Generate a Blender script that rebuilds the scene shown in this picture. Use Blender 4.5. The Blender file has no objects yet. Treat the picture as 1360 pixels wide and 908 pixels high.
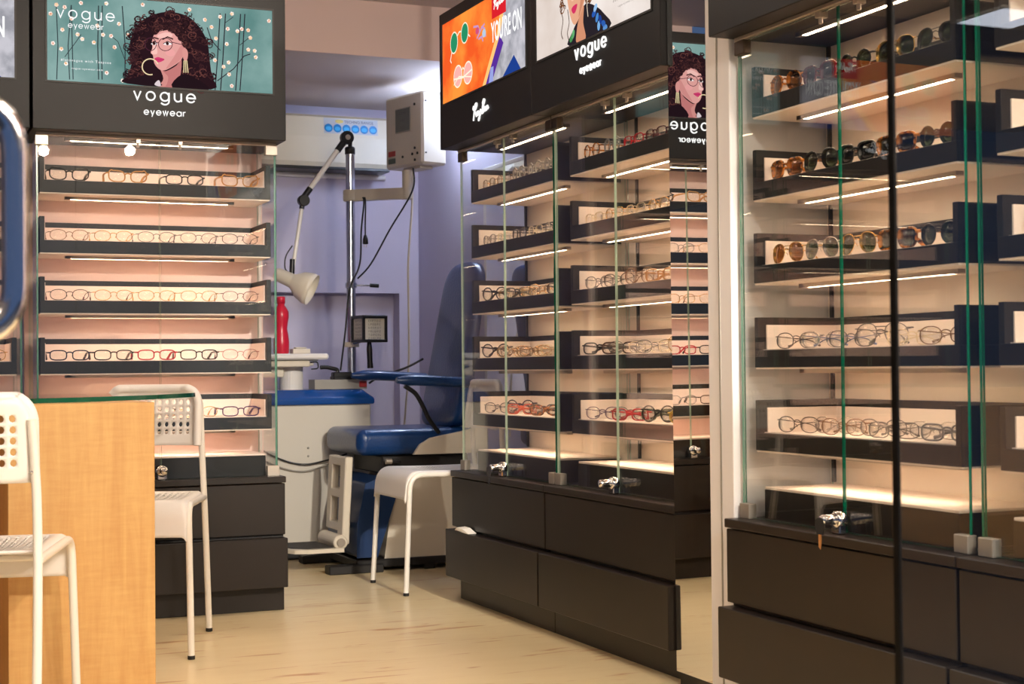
import bpy, math, random
from mathutils import Vector, Matrix
PI = math.pi
rnd = random.Random(7)
S = bpy.context.scene
COL = S.collection

# ------------------------------------------------------------------ materials
def lin(c):
    return tuple((v / 12.92 if v <= .04045 else ((v + .055) / 1.055) ** 2.4) for v in (x / 255. for x in c))
def newmat(name):
    m = bpy.data.materials.new(name); m.use_nodes = True
    nt = m.node_tree
    for n in list(nt.nodes): nt.nodes.remove(n)
    out = nt.nodes.new('ShaderNodeOutputMaterial')
    return m, nt, out
SPOTW = 600.
def pbr(name, rgb, rough=.5, metal=0., spec=.5, coat=0., bump=0., bscale=40., var=0., vscale=6., trans=0.):
    m, nt, out = newmat(name)
    b = nt.nodes.new('ShaderNodeBsdfPrincipled')
    c = lin(rgb)
    b.inputs['Base Color'].default_value = (*c, 1)
    b.inputs['Roughness'].default_value = rough
    b.inputs['Metallic'].default_value = metal
    b.inputs['Specular IOR Level'].default_value = spec
    b.inputs['Coat Weight'].default_value = coat
    b.inputs['Transmission Weight'].default_value = trans
    nt.links.new(b.outputs[0], out.inputs[0])
    if var or bump:
        tc = nt.nodes.new('ShaderNodeTexCoord')
        n = nt.nodes.new('ShaderNodeTexNoise'); n.inputs['Scale'].default_value = vscale if var else bscale
        n.inputs['Detail'].default_value = 4
        nt.links.new(tc.outputs['Object'], n.inputs['Vector'])
        if var:
            r = nt.nodes.new('ShaderNodeValToRGB')
            r.color_ramp.elements[0].position = .3; r.color_ramp.elements[1].position = .7
            r.color_ramp.elements[0].color = (*[v * (1 - var) for v in c], 1)
            r.color_ramp.elements[1].color = (*[min(1, v * (1 + var)) for v in c], 1)
            nt.links.new(n.outputs[0], r.inputs[0]); nt.links.new(r.outputs[0], b.inputs['Base Color'])
        if bump:
            n2 = nt.nodes.new('ShaderNodeTexNoise'); n2.inputs['Scale'].default_value = bscale
            nt.links.new(tc.outputs['Object'], n2.inputs['Vector'])
            bp = nt.nodes.new('ShaderNodeBump'); bp.inputs['Strength'].default_value = bump
            bp.inputs['Distance'].default_value = .01
            nt.links.new(n2.outputs[0], bp.inputs['Height']); nt.links.new(bp.outputs[0], b.inputs['Normal'])
    return m
def emit(name, rgb, s=1., noise=0., scale=8., rgb2=None):
    m, nt, out = newmat(name)
    e = nt.nodes.new('ShaderNodeEmission'); e.inputs['Strength'].default_value = s
    e.inputs['Color'].default_value = (*lin(rgb), 1)
    if rgb2:
        tc = nt.nodes.new('ShaderNodeTexCoord'); n = nt.nodes.new('ShaderNodeTexNoise')
        n.inputs['Scale'].default_value = scale; n.inputs['Detail'].default_value = 5
        r = nt.nodes.new('ShaderNodeValToRGB')
        r.color_ramp.elements[0].position = .35; r.color_ramp.elements[1].position = .65
        r.color_ramp.elements[0].color = (*lin(rgb), 1); r.color_ramp.elements[1].color = (*lin(rgb2), 1)
        nt.links.new(tc.outputs['Object'], n.inputs['Vector']); nt.links.new(n.outputs[0], r.inputs[0])
        nt.links.new(r.outputs[0], e.inputs['Color'])
    nt.links.new(e.outputs[0], out.inputs[0])
    return m
def glassmat(name, tint, ior=1.45, gloss=1., rough=0.):
    m, nt, out = newmat(name)
    t = nt.nodes.new('ShaderNodeBsdfTransparent'); t.inputs[0].default_value = (*tint, 1)
    g = nt.nodes.new('ShaderNodeBsdfGlossy'); g.inputs['Roughness'].default_value = rough
    g.inputs['Color'].default_value = (gloss, gloss, gloss, 1)
    f = nt.nodes.new('ShaderNodeFresnel')      # same reflectance entering and leaving the pane
    gm = nt.nodes.new('ShaderNodeNewGeometry'); ma = nt.nodes.new('ShaderNodeMath'); ma.operation = 'MULTIPLY_ADD'
    ma.inputs[1].default_value = 1 / ior - ior; ma.inputs[2].default_value = ior
    nt.links.new(gm.outputs['Backfacing'], ma.inputs[0]); nt.links.new(ma.outputs[0], f.inputs[0])
    x = nt.nodes.new('ShaderNodeMixShader')
    nt.links.new(f.outputs[0], x.inputs[0]); nt.links.new(t.outputs[0], x.inputs[1]); nt.links.new(g.outputs[0], x.inputs[2])
    nt.links.new(x.outputs[0], out.inputs[0])
    return m

M = {}
M['black'] = pbr('black_laminate', (31, 24, 20), .38, spec=.4, var=.12, vscale=5)
M['header'] = pbr('header_laminate', (22, 20, 21), .45, spec=.3, var=.10, vscale=7)
M['tray'] = pbr('tray_charcoal', (20, 20, 22), .45, spec=.35, var=.08)
M['liner'] = pbr('tray_liner', (238, 224, 214), .6)
M['liner_pink'] = pbr('tray_liner_pink', (242, 222, 214), .6)
M['backp'] = pbr('back_panel', (236, 222, 206), .6)
M['backp_pink'] = pbr('back_panel_pink', (244, 214, 207), .6)
M['soffit_under'] = pbr('tray_underside', (238, 224, 212), .6)
M['glass'] = glassmat('cabinet_glass', (.985, .992, .988))
M['doorglass'] = glassmat('door_glass', (.955, .97, .975))
M['edge'] = pbr('glass_edge', (8, 88, 66), .15, spec=.6)
M['edge_mid'] = pbr('glass_edge_mid', (92, 140, 122), .2, spec=.6)
M['edge_pale'] = pbr('glass_edge_pale', (172, 196, 178), .2, spec=.6)
M['clip_dark'] = pbr('bronze_clip', (84, 70, 58), .4, metal=.5)
M['clip_grey'] = pbr('grey_clip', (150, 143, 134), .4, metal=.3)
M['clip'] = pbr('brushed_clip', (196, 186, 174), .35, metal=.6)
M['chrome'] = pbr('chrome', (225, 225, 228), .12, metal=1)
M['steel'] = pbr('steel_pole', (200, 205, 215), .22, metal=1)
M['led'] = emit('led_core', (255, 224, 188), 34.)
M['alu'] = pbr('aluminium', (190, 178, 165), .35, metal=.7)
M['mirror'] = pbr('mirror_silver', (238, 240, 238), .0, metal=1)
M['white'] = pbr('white_plastic', (236, 232, 228), .38)
M['wtube'] = pbr('white_enamel', (238, 234, 226), .3)
M['rubber'] = pbr('black_rubber', (22, 22, 22), .6)
M['blackp'] = pbr('black_plastic', (20, 20, 22), .35)
M['cream'] = pbr('cream_plastic', (222, 212, 194), .4)
M['creamd'] = pbr('beige_metal', (205, 196, 180), .4)
M['unitwhite'] = pbr('unit_white', (214, 208, 196), .4)
M['bluep'] = pbr('blue_vinyl', (12, 54, 108), .32, coat=.2, bump=.12, bscale=90)
M['bluet'] = pbr('blue_gloss', (18, 74, 150), .18, coat=.4)
M['bluedk'] = pbr('blue_skirt', (20, 52, 98), .4)
M['brass'] = pbr('brass', (196, 142, 92), .3, metal=.8)
M['seal'] = pbr('black_seal', (7, 7, 8), .7, spec=.1)
M['red'] = pbr('red_plastic', (205, 34, 62), .3)
M['grey'] = pbr('grey_plastic', (150, 146, 138), .45)
M['paper'] = pbr('paper', (240, 236, 228), .7)
M['acw'] = pbr('ac_white', (222, 214, 192), .4)
M['wall'] = pbr('lavender_paint', (202, 196, 216), .75, var=.03, vscale=3)
M['soffit'] = pbr('bounce_tinted_paint', (232, 206, 200), .8, var=.03, vscale=2)  # white paint with the pink LED bounce put into its colour
M['ceil'] = pbr('ceiling_paint', (214, 202, 198), .85)
M['bluewall'] = pbr('blue_paint', (48, 62, 98), .7)
M['corridor'] = pbr('corridor_tile', (46, 48, 54), .4)
M['pil'] = pbr('pilaster_paint', (232, 230, 232), .55)
M['kickdk'] = pbr('kick_black', (28, 26, 26), .5)
M['redled'] = pbr('red_button', (170, 40, 36), .4)
M['green_btn'] = pbr('green_button', (80, 92, 84), .4)
M['lampw'] = emit('globe_core', (255, 238, 218), 5600.)
M['panelfill'] = emit('panel_fill', (255, 236, 216), 8.)  # glow of the added fill panels
M['panelw'] = emit('panel_core', (235, 240, 255), 6.)
M['tubew'] = emit('tube_core', (206, 224, 255), 110.)
M['lampring'] = pbr('downlight_ring', (230, 228, 224), .4)

def floor_mat():
    m, nt, out = newmat('laminate_floor')
    b = nt.nodes.new('ShaderNodeBsdfPrincipled'); b.inputs['Roughness'].default_value = .32
    tc = nt.nodes.new('ShaderNodeTexCoord')
    mp = nt.nodes.new('ShaderNodeMapping'); mp.inputs['Scale'].default_value = (1.1, 9., 1.)
    mp.inputs['Rotation'].default_value = (0, 0, .04)
    nt.links.new(tc.outputs['Object'], mp.inputs[0])
    n1 = nt.nodes.new('ShaderNodeTexNoise'); n1.inputs['Scale'].default_value = 1.6; n1.inputs['Detail'].default_value = 7
    n1.inputs['Roughness'].default_value = .6; n1.inputs['Distortion'].default_value = .5
    nt.links.new(mp.outputs[0], n1.inputs['Vector'])
    r1 = nt.nodes.new('ShaderNodeValToRGB'); e = r1.color_ramp
    e.elements[0].position = .0; e.elements[0].color = (*lin((240, 222, 182)), 1)
    e.elements[1].position = 1.; e.elements[1].color = (*lin((224, 200, 152)), 1)
    nt.links.new(n1.outputs[0], r1.inputs[0])
    mp2 = nt.nodes.new('ShaderNodeMapping'); mp2.inputs['Scale'].default_value = (1.5, 12., 1.)
    mp2.inputs['Location'].default_value = (3.1, 1.7, 0); mp2.inputs['Rotation'].default_value = (0, 0, -.07)
    nt.links.new(tc.outputs['Object'], mp2.inputs[0])
    n2 = nt.nodes.new('ShaderNodeTexNoise'); n2.inputs['Scale'].default_value = 2.2; n2.inputs['Detail'].default_value = 5
    n2.inputs['Distortion'].default_value = 1.2
    nt.links.new(mp2.outputs[0], n2.inputs['Vector'])
    r2 = nt.nodes.new('ShaderNodeValToRGB'); e = r2.color_ramp
    e.elements[0].position = .60; e.elements[0].color = (0, 0, 0, 1)
    e.elements[1].position = .70; e.elements[1].color = (.8, .8, .8, 1)
    nt.links.new(n2.outputs[0], r2.inputs[0])
    mx = nt.nodes.new('ShaderNodeMixRGB'); mx.inputs[2].default_value = (*lin((186, 120, 52)), 1)
    nt.links.new(r2.outputs[0], mx.inputs[0]); nt.links.new(r1.outputs[0], mx.inputs[1])
    nt.links.new(mx.outputs[0], b.inputs['Base Color']); nt.links.new(b.outputs[0], out.inputs[0])
    return m
def wood_mat(name, a, c):
    m, nt, out = newmat(name)
    b = nt.nodes.new('ShaderNodeBsdfPrincipled'); b.inputs['Roughness'].default_value = .45
    tc = nt.nodes.new('ShaderNodeTexCoord')
    mp = nt.nodes.new('ShaderNodeMapping'); mp.inputs['Scale'].default_value = (14., 14., 1.2)
    nt.links.new(tc.outputs['Object'], mp.inputs[0])
    n1 = nt.nodes.new('ShaderNodeTexNoise'); n1.inputs['Scale'].default_value = 2.4; n1.inputs['Detail'].default_value = 8
    n1.inputs['Roughness'].default_value = .65; n1.inputs['Distortion'].default_value = .6
    nt.links.new(mp.outputs[0], n1.inputs['Vector'])
    mp3 = nt.nodes.new('ShaderNodeMapping'); mp3.inputs['Scale'].default_value = (9., 9., 60.)
    nt.links.new(tc.outputs['Object'], mp3.inputs[0])
    n3 = nt.nodes.new('ShaderNodeTexNoise'); n3.inputs['Scale'].default_value = 2.; n3.inputs['Detail'].default_value = 3
    nt.links.new(mp3.outputs[0], n3.inputs['Vector'])
    ad = nt.nodes.new('ShaderNodeMath'); ad.operation = 'MULTIPLY_ADD'; ad.inputs[1].default_value = .35
    nt.links.new(n3.outputs[0], ad.inputs[0]); nt.links.new(n1.outputs[0], ad.inputs[2])
    r = nt.nodes.new('ShaderNodeValToRGB')
    r.color_ramp.elements[0].position = .42; r.color_ramp.elements[0].color = (*lin(a), 1)
    r.color_ramp.elements[1].position = .95; r.color_ramp.elements[1].color = (*lin(c), 1)
    nt.links.new(ad.outputs[0], r.inputs[0]); nt.links.new(r.outputs[0], b.inputs['Base Color'])
    nt.links.new(b.outputs[0], out.inputs[0])
    return m
M['floor'] = floor_mat()
M['maple'] = wood_mat('maple_veneer', (214, 172, 108), (192, 142, 82))
M['mapleshade'] = wood_mat('shaded_maple_veneer', (168, 112, 56), (140, 88, 42))  # maple again, the shade of the knee hole put into its colour

# ------------------------------------------------------------------ mesh builder
class G:
    def __init__(s): s.v = []; s.f = []; s.m = []; s.sm = []; s.mats = []
    def mi(s, mat):
        if mat not in s.mats: s.mats.append(mat)
        return s.mats.index(mat)
    def add(s, vs, fs, mat, smooth=False):
        b = len(s.v); k = s.mi(mat)
        s.v += [tuple(v) for v in vs]
        for f in fs: s.f.append(tuple(b + i for i in f)); s.m.append(k); s.sm.append(smooth)
    def box(s, x0, x1, y0, y1, z0, z1, mat, b=0.):
        if x0 > x1: x0, x1 = x1, x0
        if y0 > y1: y0, y1 = y1, y0
        lo = (x0, y0, z0); hi = (x1, y1, z1)
        b = min(b, .45 * min(x1 - x0, y1 - y0, z1 - z0))
        if b <= 0:
            vs = [(hi[0] if i & 1 else lo[0], hi[1] if i & 2 else lo[1], hi[2] if i & 4 else lo[2]) for i in range(8)]
            s.add(vs, [(0, 2, 3, 1), (4, 5, 7, 6), (0, 1, 5, 4), (2, 6, 7, 3), (0, 4, 6, 2), (1, 3, 7, 5)], mat); return
        vs = []; idx = {}
        for i in range(8):
            sg = [(i >> a) & 1 for a in range(3)]
            for a in range(3):
                p = []
                for k in range(3):
                    q = hi[k] if sg[k] else lo[k]
                    if k != a: q += -b if sg[k] else b
                    p.append(q)
                idx[(i, a)] = len(vs); vs.append(tuple(p))
        fs = []
        def orient(f, n):
            a, bb, c = (Vector(vs[f[j]]) for j in (0, 1, 2))
            return f if (bb - a).cross(c - a).dot(n) > 0 else tuple(reversed(f))
        for a in range(3):
            o1, o2 = [k for k in range(3) if k != a]
            for sd in (0, 1):
                cs = []
                for (p, q) in ((0, 0), (1, 0), (1, 1), (0, 1)):
                    i = (sd << a) | (p << o1) | (q << o2); cs.append(idx[(i, a)])
                n = Vector((0, 0, 0)); n[a] = 1 if sd else -1
                fs.append(orient(tuple(cs), n))
        for a in range(3):
            o1, o2 = [k for k in range(3) if k != a]
            for p in (0, 1):
                for q in (0, 1):
                    i0 = (p << o1) | (q << o2); i1 = i0 | (1 << a)
                    n = Vector((0, 0, 0)); n[o1] = 1 if p else -1; n[o2] = 1 if q else -1
                    fs.append(orient((idx[(i0, o1)], idx[(i1, o1)], idx[(i1, o2)], idx[(i0, o2)]), n))
        for i in range(8):
            n = Vector([1 if (i >> a) & 1 else -1 for a in range(3)])
            fs.append(orient((idx[(i, 0)], idx[(i, 1)], idx[(i, 2)]), n))
        s.add(vs, fs, mat)
    def prism(s, poly, z0, z1, mat, T=None, side=None, smooth=False):
        n = len(poly); T = T or (lambda x, y, z: (x, y, z))
        ar = sum(poly[i][0] * poly[(i + 1) % n][1] - poly[(i + 1) % n][0] * poly[i][1] for i in range(n))
        if ar < 0: poly = poly[::-1]
        vs = [T(p[0], p[1], z0) for p in poly] + [T(p[0], p[1], z1) for p in poly]
        s.add(vs, [tuple(range(n - 1, -1, -1)), tuple(range(n, 2 * n))], mat)
        s.add(vs, [(i, (i + 1) % n, n + (i + 1) % n, n + i) for i in range(n)], side or mat, smooth)
    def tube(s, pts, r, mat, n=8, closed=False, cap=True):
        pts = [Vector(p) for p in pts]; N = len(pts)
        rs = r if isinstance(r, (list, tuple)) else [r] * N
        tg = []
        for i in range(N):
            if closed: t = pts[(i + 1) % N] - pts[i - 1]
            else: t = pts[min(i + 1, N - 1)] - pts[max(i - 1, 0)]
            tg.append(t.normalized() if t.length > 1e-9 else Vector((0, 0, 1)))
        a = Vector((0, 0, 1)) if abs(tg[0].z) < .9 else Vector((1, 0, 0))
        nrm = (a - tg[0] * a.dot(tg[0])).normalized()
        vs = []
        for i in range(N):
            nrm = nrm - tg[i] * nrm.dot(tg[i])
            nrm = nrm.normalized() if nrm.length > 1e-6 else tg[i].orthogonal().normalized()
            bn = tg[i].cross(nrm)
            for k in range(n):
                an = 2 * PI * k / n
                vs.append(pts[i] + (nrm * math.cos(an) + bn * math.sin(an)) * rs[i])
        fs = []
        for i in range(N if closed else N - 1):
            j = (i + 1) % N
            for k in range(n):
                l = (k + 1) % n
                fs.append((i * n + k, i * n + l, j * n + l, j * n + k))
        s.add(vs, fs, mat, True)
        if cap and not closed:
            s.add(vs[:n], [tuple(range(n - 1, -1, -1))], mat); s.add(vs[-n:], [tuple(range(n))], mat)
    def lathe(s, prof, mat, c=(0, 0, 0), ax=(0, 0, 1), n=24, smooth=True):
        ax = Vector(ax).normalized(); u = ax.orthogonal().normalized(); w = ax.cross(u); c = Vector(c)
        vs = []
        for r, h in prof:
            for k in range(n):
                a = 2 * PI * k / n
                vs.append(c + ax * h + (u * math.cos(a) + w * math.sin(a)) * max(r, 1e-5))
        fs = []
        for i in range(len(prof) - 1):
            for k in range(n):
                l = (k + 1) % n
                fs.append((i * n + k, i * n + l, (i + 1) * n + l, (i + 1) * n + k))
        s.add(vs, fs, mat, smooth)
    def cyl(s, p, q, r, mat, n=20):
        p = Vector(p); q = Vector(q); h = (q - p).length
        b = min(.15 * r, .1 * h)
        s.lathe([(0, 0), (r - b, 0), (r, b), (r, h - b), (r - b, h), (0, h)], mat, p, q - p, n, False)
    def build(s, name, parent=None, loc=None, matlist=None):
        me = bpy.data.meshes.new(name)
        me.from_pydata(s.v, [], s.f)
        for m in s.mats: me.materials.append(M[m] if isinstance(m, str) else m)
        me.polygons.foreach_set('material_index', s.m)
        me.polygons.foreach_set('use_smooth', s.sm)
        me.update()
        o = bpy.data.objects.new(name, me); COL.objects.link(o)
        if parent: o.parent = parent
        if loc: o.location = loc
        return o

def sub(o, lv=2):
    m = o.modifiers.new('smooth', 'SUBSURF'); m.levels = lv; m.render_levels = lv
    for p in o.data.polygons: p.use_smooth = True
    return o
def thing(name, label, cat, loc=(0, 0, 0), rz=0., group=None):
    o = bpy.data.objects.new(name, None); COL.objects.link(o)
    o.location = loc; o.rotation_euler = (0, 0, rz); o.empty_display_size = .05
    return tag(o, label, cat, group)
def tag(o, label, cat, group=None):
    o['label'] = label; o['category'] = cat
    if group: o['group'] = group
    return o
def struct(o, label=None):
    o['kind'] = 'structure'
    if label: o['label'] = label
    return o
def catmull(P, k=6):
    P = [Vector(p) for p in P]; out = []
    for i in range(len(P) - 1):
        a = P[max(i - 1, 0)]; b = P[i]; c = P[i + 1]; d = P[min(i + 2, len(P) - 1)]
        for j in range(k):
            t = j / k
            out.append(.5 * ((2 * b) + (c - a) * t + (2 * a - 5 * b + 4 * c - d) * t * t + (3 * b - a - 3 * c + d) * t ** 3))
    out.append(P[-1]); return out
def fillet(P, r, k=5):
    P = [Vector(p) for p in P]; out = [P[0]]
    for i in range(1, len(P) - 1):
        a = (P[i - 1] - P[i]); b = (P[i + 1] - P[i])
        d = min(r, a.length * .49, b.length * .49)
        p = P[i] + a.normalized() * d; q = P[i] + b.normalized() * d
        for j in range(k + 1):
            t = j / k; out.append(p * (1 - t) ** 2 + P[i] * 2 * t * (1 - t) + q * t * t)
    out.append(P[-1]); return out

# ------------------------------------------------------------------ lettering
def arc(cx, cy, rx, ry, a0, a1, n=14):
    return [(cx + rx * math.cos(math.radians(a0 + (a1 - a0) * i / n)), cy + ry * math.sin(math.radians(a0 + (a1 - a0) * i / n))) for i in range(n + 1)]
GL = {
    'v': (.8, [[(0, 1), (.4, 0), (.8, 1)]]),
    'o': (1., [arc(.5, .5, .5, .5, 0, 360, 22)]),
    'g': (1., [arc(.5, .5, .5, .5, 0, 360, 22), [(1, 1), (1, -.02)] + arc(.5, -.02, .5, .42, 0, -150, 10)[1:]]),
    'u': (.8, [[(0, 1)] + arc(.4, .4, .4, .4, 180, 360, 12) + [(.8, 1)], [(.8, .4), (.8, 0)]]),
    'e': (1., [[(0, .5), (1, .5)] + arc(.5, .5, .5, .5, 0, 325, 20)[1:]]),
    'y': (.8, [[(0, 1), (.4, 0)], [(.8, 1), (.25, -.45)]]),
    'w': (1.15, [[(0, 1), (.3, 0), (.575, 1), (.85, 0), (1.15, 1)]]),
    'a': (1., [arc(.5, .5, .5, .5, 0, 360, 22), [(1, 1), (1, 0)]]),
    'r': (.45, [[(0, 1), (0, 0)], [(0, .55)] + arc(.4, .55, .4, .42, 170, 80, 6)]),
}
def ribbon(g, pts, w, T, d, mat):
    """flat raised stroke along 2-D points; T maps (x, y, depth) to space"""
    pts = [Vector((p[0], p[1])) for p in pts]; N = len(pts)
    closed = (pts[0] - pts[-1]).length < 1e-6
    if closed: pts = pts[:-1]; N -= 1
    L = []; R = []
    for i in range(N):
        if closed: a, b = pts[i - 1], pts[(i + 1) % N]
        else: a, b = pts[max(i - 1, 0)], pts[min(i + 1, N - 1)]
        d1 = (pts[i] - a); d2 = (b - pts[i])
        d1 = d1.normalized() if d1.length > 1e-9 else d2.normalized()
        d2 = d2.normalized() if d2.length > 1e-9 else d1
        t = d1 + d2
        t = t.normalized() if t.length > 1e-6 else d1
        n = Vector((-t.y, t.x)); c = max(.45, n.dot(Vector((-d1.y, d1.x))))
        L.append(pts[i] + n * w * .5 / c); R.append(pts[i] - n * w * .5 / c)
    vs = [T(p.x, p.y, d) for p in L] + [T(p.x, p.y, d) for p in R] + [T(p.x, p.y, 0) for p in L] + [T(p.x, p.y, 0) for p in R]
    fs = []
    for i in range(N if closed else N - 1):
        j = (i + 1) % N
        fs += [(i, N + i, N + j, j), (i, j, 2 * N + j, 2 * N + i), (N + i, 3 * N + i, 3 * N + j, N + j)]
    if not closed: fs += [(0, 2 * N, 3 * N, N), (N - 1, 2 * N - 1, 4 * N - 1, 3 * N - 1)]
    g.add(vs, fs, mat)
def strokes(g, text, cx, y0, xh, gap, w, T, d, mat):
    """geometric sign letters, centred on cx, baseline y0, x-height xh"""
    tot = sum(GL[c][0] for c in text) * xh + gap * xh * (len(text) - 1)
    x = cx - tot / 2
    for c in text:
        wd, ss = GL[c]
        for s in ss: ribbon(g, [(x + p[0] * xh, y0 + p[1] * xh) for p in s], w, T, d, mat)
        x += wd * xh + gap * xh
RB = [  # handwritten signature strokes, about 5.6 wide by 2 tall
    [(.25, 1.75), (.05, 1.45), (.2, 1.2), (.6, 1.5), (.85, 1.85)], [(.75, 1.9), (.5, .9), (.3, -.25)],
    [(.75, 1.9), (1.2, 2.0), (1.35, 1.7), (1.0, 1.25), (.6, 1.05), (1.0, .7), (1.4, .15)],
    [(1.95, .75), (1.6, .8), (1.5, .35), (1.8, .3), (2.0, .75), (2.0, .3), (2.2, .4)],
    [(2.3, .8), (2.35, .35), (2.65, .45), (2.75, .85), (2.55, -.1), (2.25, -.5), (2.2, -.2), (2.8, .2)],
    [(2.85, .65), (3.2, .75)],
    [(3.6, 2.0), (3.5, 1.2), (3.3, .2)], [(3.4, 1.6), (3.8, 2.1), (4.15, 1.9), (3.8, 1.35), (3.5, 1.2), (4.0, 1.1), (4.0, .6), (3.6, .3), (3.3, .35)],
    [(4.6, .95), (4.3, .95), (4.2, .5), (4.5, .5), (4.7, .95), (4.7, .5), (4.85, .6)],
    [(4.95, 1.0), (4.95, .55), (5.2, 1.05), (5.35, .9), (5.35, .6), (5.6, .8)]]
def signature(g, cx, y0, k, w, T, d, mat, slant=.15):
    for s in RB:
        p = catmull([(a + slant * b, b, 0) for a, b in s], 5)
        ribbon(g, [(cx + (q.x - 2.9) * k, y0 + q.y * k) for q in p], w, T, d, mat)
_fc = {}
def type_mesh(text, size, sx=1., bold=0., spacing=1.):
    key = (text, size, sx, bold, spacing)
    if key in _fc: return _fc[key]
    cu = bpy.data.curves.new('lettering', 'FONT'); cu.body = text; cu.size = size; cu.align_x = 'CENTER'
    cu.offset = bold; cu.resolution_u = 2; cu.space_character = spacing
    o = bpy.data.objects.new('lettering', cu); COL.objects.link(o)
    dg = bpy.context.evaluated_depsgraph_get(); dg.update()
    me = o.evaluated_get(dg).to_mesh()
    vs = [(v.co.x * sx, v.co.y) for v in me.vertices]; fs = [tuple(p.vertices) for p in me.polygons]
    o.evaluated_get(dg).to_mesh_clear()
    bpy.data.objects.remove(o); bpy.data.curves.remove(cu)
    _fc[key] = (vs, fs); return vs, fs
def typed(g, text, cx, y0, size, T, d, mat, sx=1., bold=0., spacing=1., rot=0.):
    vs, fs = type_mesh(text, size, sx, bold, spacing)
    ca, sa = math.cos(rot), math.sin(rot)
    g.add([T(cx + x * ca - y * sa, y0 + x * sa + y * ca, d) for x, y in vs], fs, mat)
def ell(cx, cy, rx, ry, n=24, rot=0.):
    c, s = math.cos(rot), math.sin(rot)
    return [(cx + rx * math.cos(2 * PI * i / n) * c - ry * math.sin(2 * PI * i / n) * s, cy + rx * math.cos(2 * PI * i / n) * s + ry * math.sin(2 * PI * i / n) * c) for i in range(n)]
def flat(g, poly, T, d, mat):
    n = len(poly)
    ar = sum(poly[i][0] * poly[(i + 1) % n][1] - poly[(i + 1) % n][0] * poly[i][1] for i in range(n))
    if ar < 0: poly = poly[::-1]
    g.add([T(p[0], p[1], d) for p in poly], [tuple(range(n))], mat)
def smoothpoly(P, k=4):
    Q = [P[-1]] + list(P) + [P[0], P[1]]
    out = []
    for i in range(1, len(Q) - 2):
        a, b, c, d = (Vector((*Q[j], 0)) for j in (i - 1, i, i + 1, i + 2))
        for j in range(k):
            t = j / k
            p = .5 * ((2 * b) + (c - a) * t + (2 * a - 5 * b + 4 * c - d) * t * t + (3 * b - a - 3 * c + d) * t ** 3)
            out.append((p.x, p.y))
    return out

_em = {}
def E(rgb, s=1.):
    k = (rgb, s)
    if k not in _em: _em[k] = emit('backlit_%02x%02x%02x' % rgb, rgb, s)
    return _em[k]
M['teal'] = emit('backlit_teal', (92, 132, 128), 1., rgb2=(136, 168, 164), scale=5)
M['orange'] = emit('backlit_orange', (240, 92, 38), 1., rgb2=(252, 150, 60), scale=7)
M['concrete'] = emit('backlit_concrete', (150, 150, 158), 1., rgb2=(196, 194, 202), scale=22)
M['beige'] = emit('backlit_beige', (206, 188, 176), 1., rgb2=(238, 228, 222), scale=3)
M['signw'] = emit('sign_white', (255, 253, 250), 1.1)

def curls(g, T, d, pts, r, cols, n, jit, rd):
    for i in range(n):
        a, b = rd.choice(pts)
        x = a + rd.uniform(-jit, jit); y = b + rd.uniform(-jit, jit)
        q = r * rd.uniform(.5, 1.2)
        a0 = rd.uniform(0, 360)
        ribbon(g, arc(x, y, q, q * rd.uniform(.7, 1), a0, a0 + rd.uniform(180, 330), 8), r * .28, T, d + .00004 * (i % 8), E(rd.choice(cols)))

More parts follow.
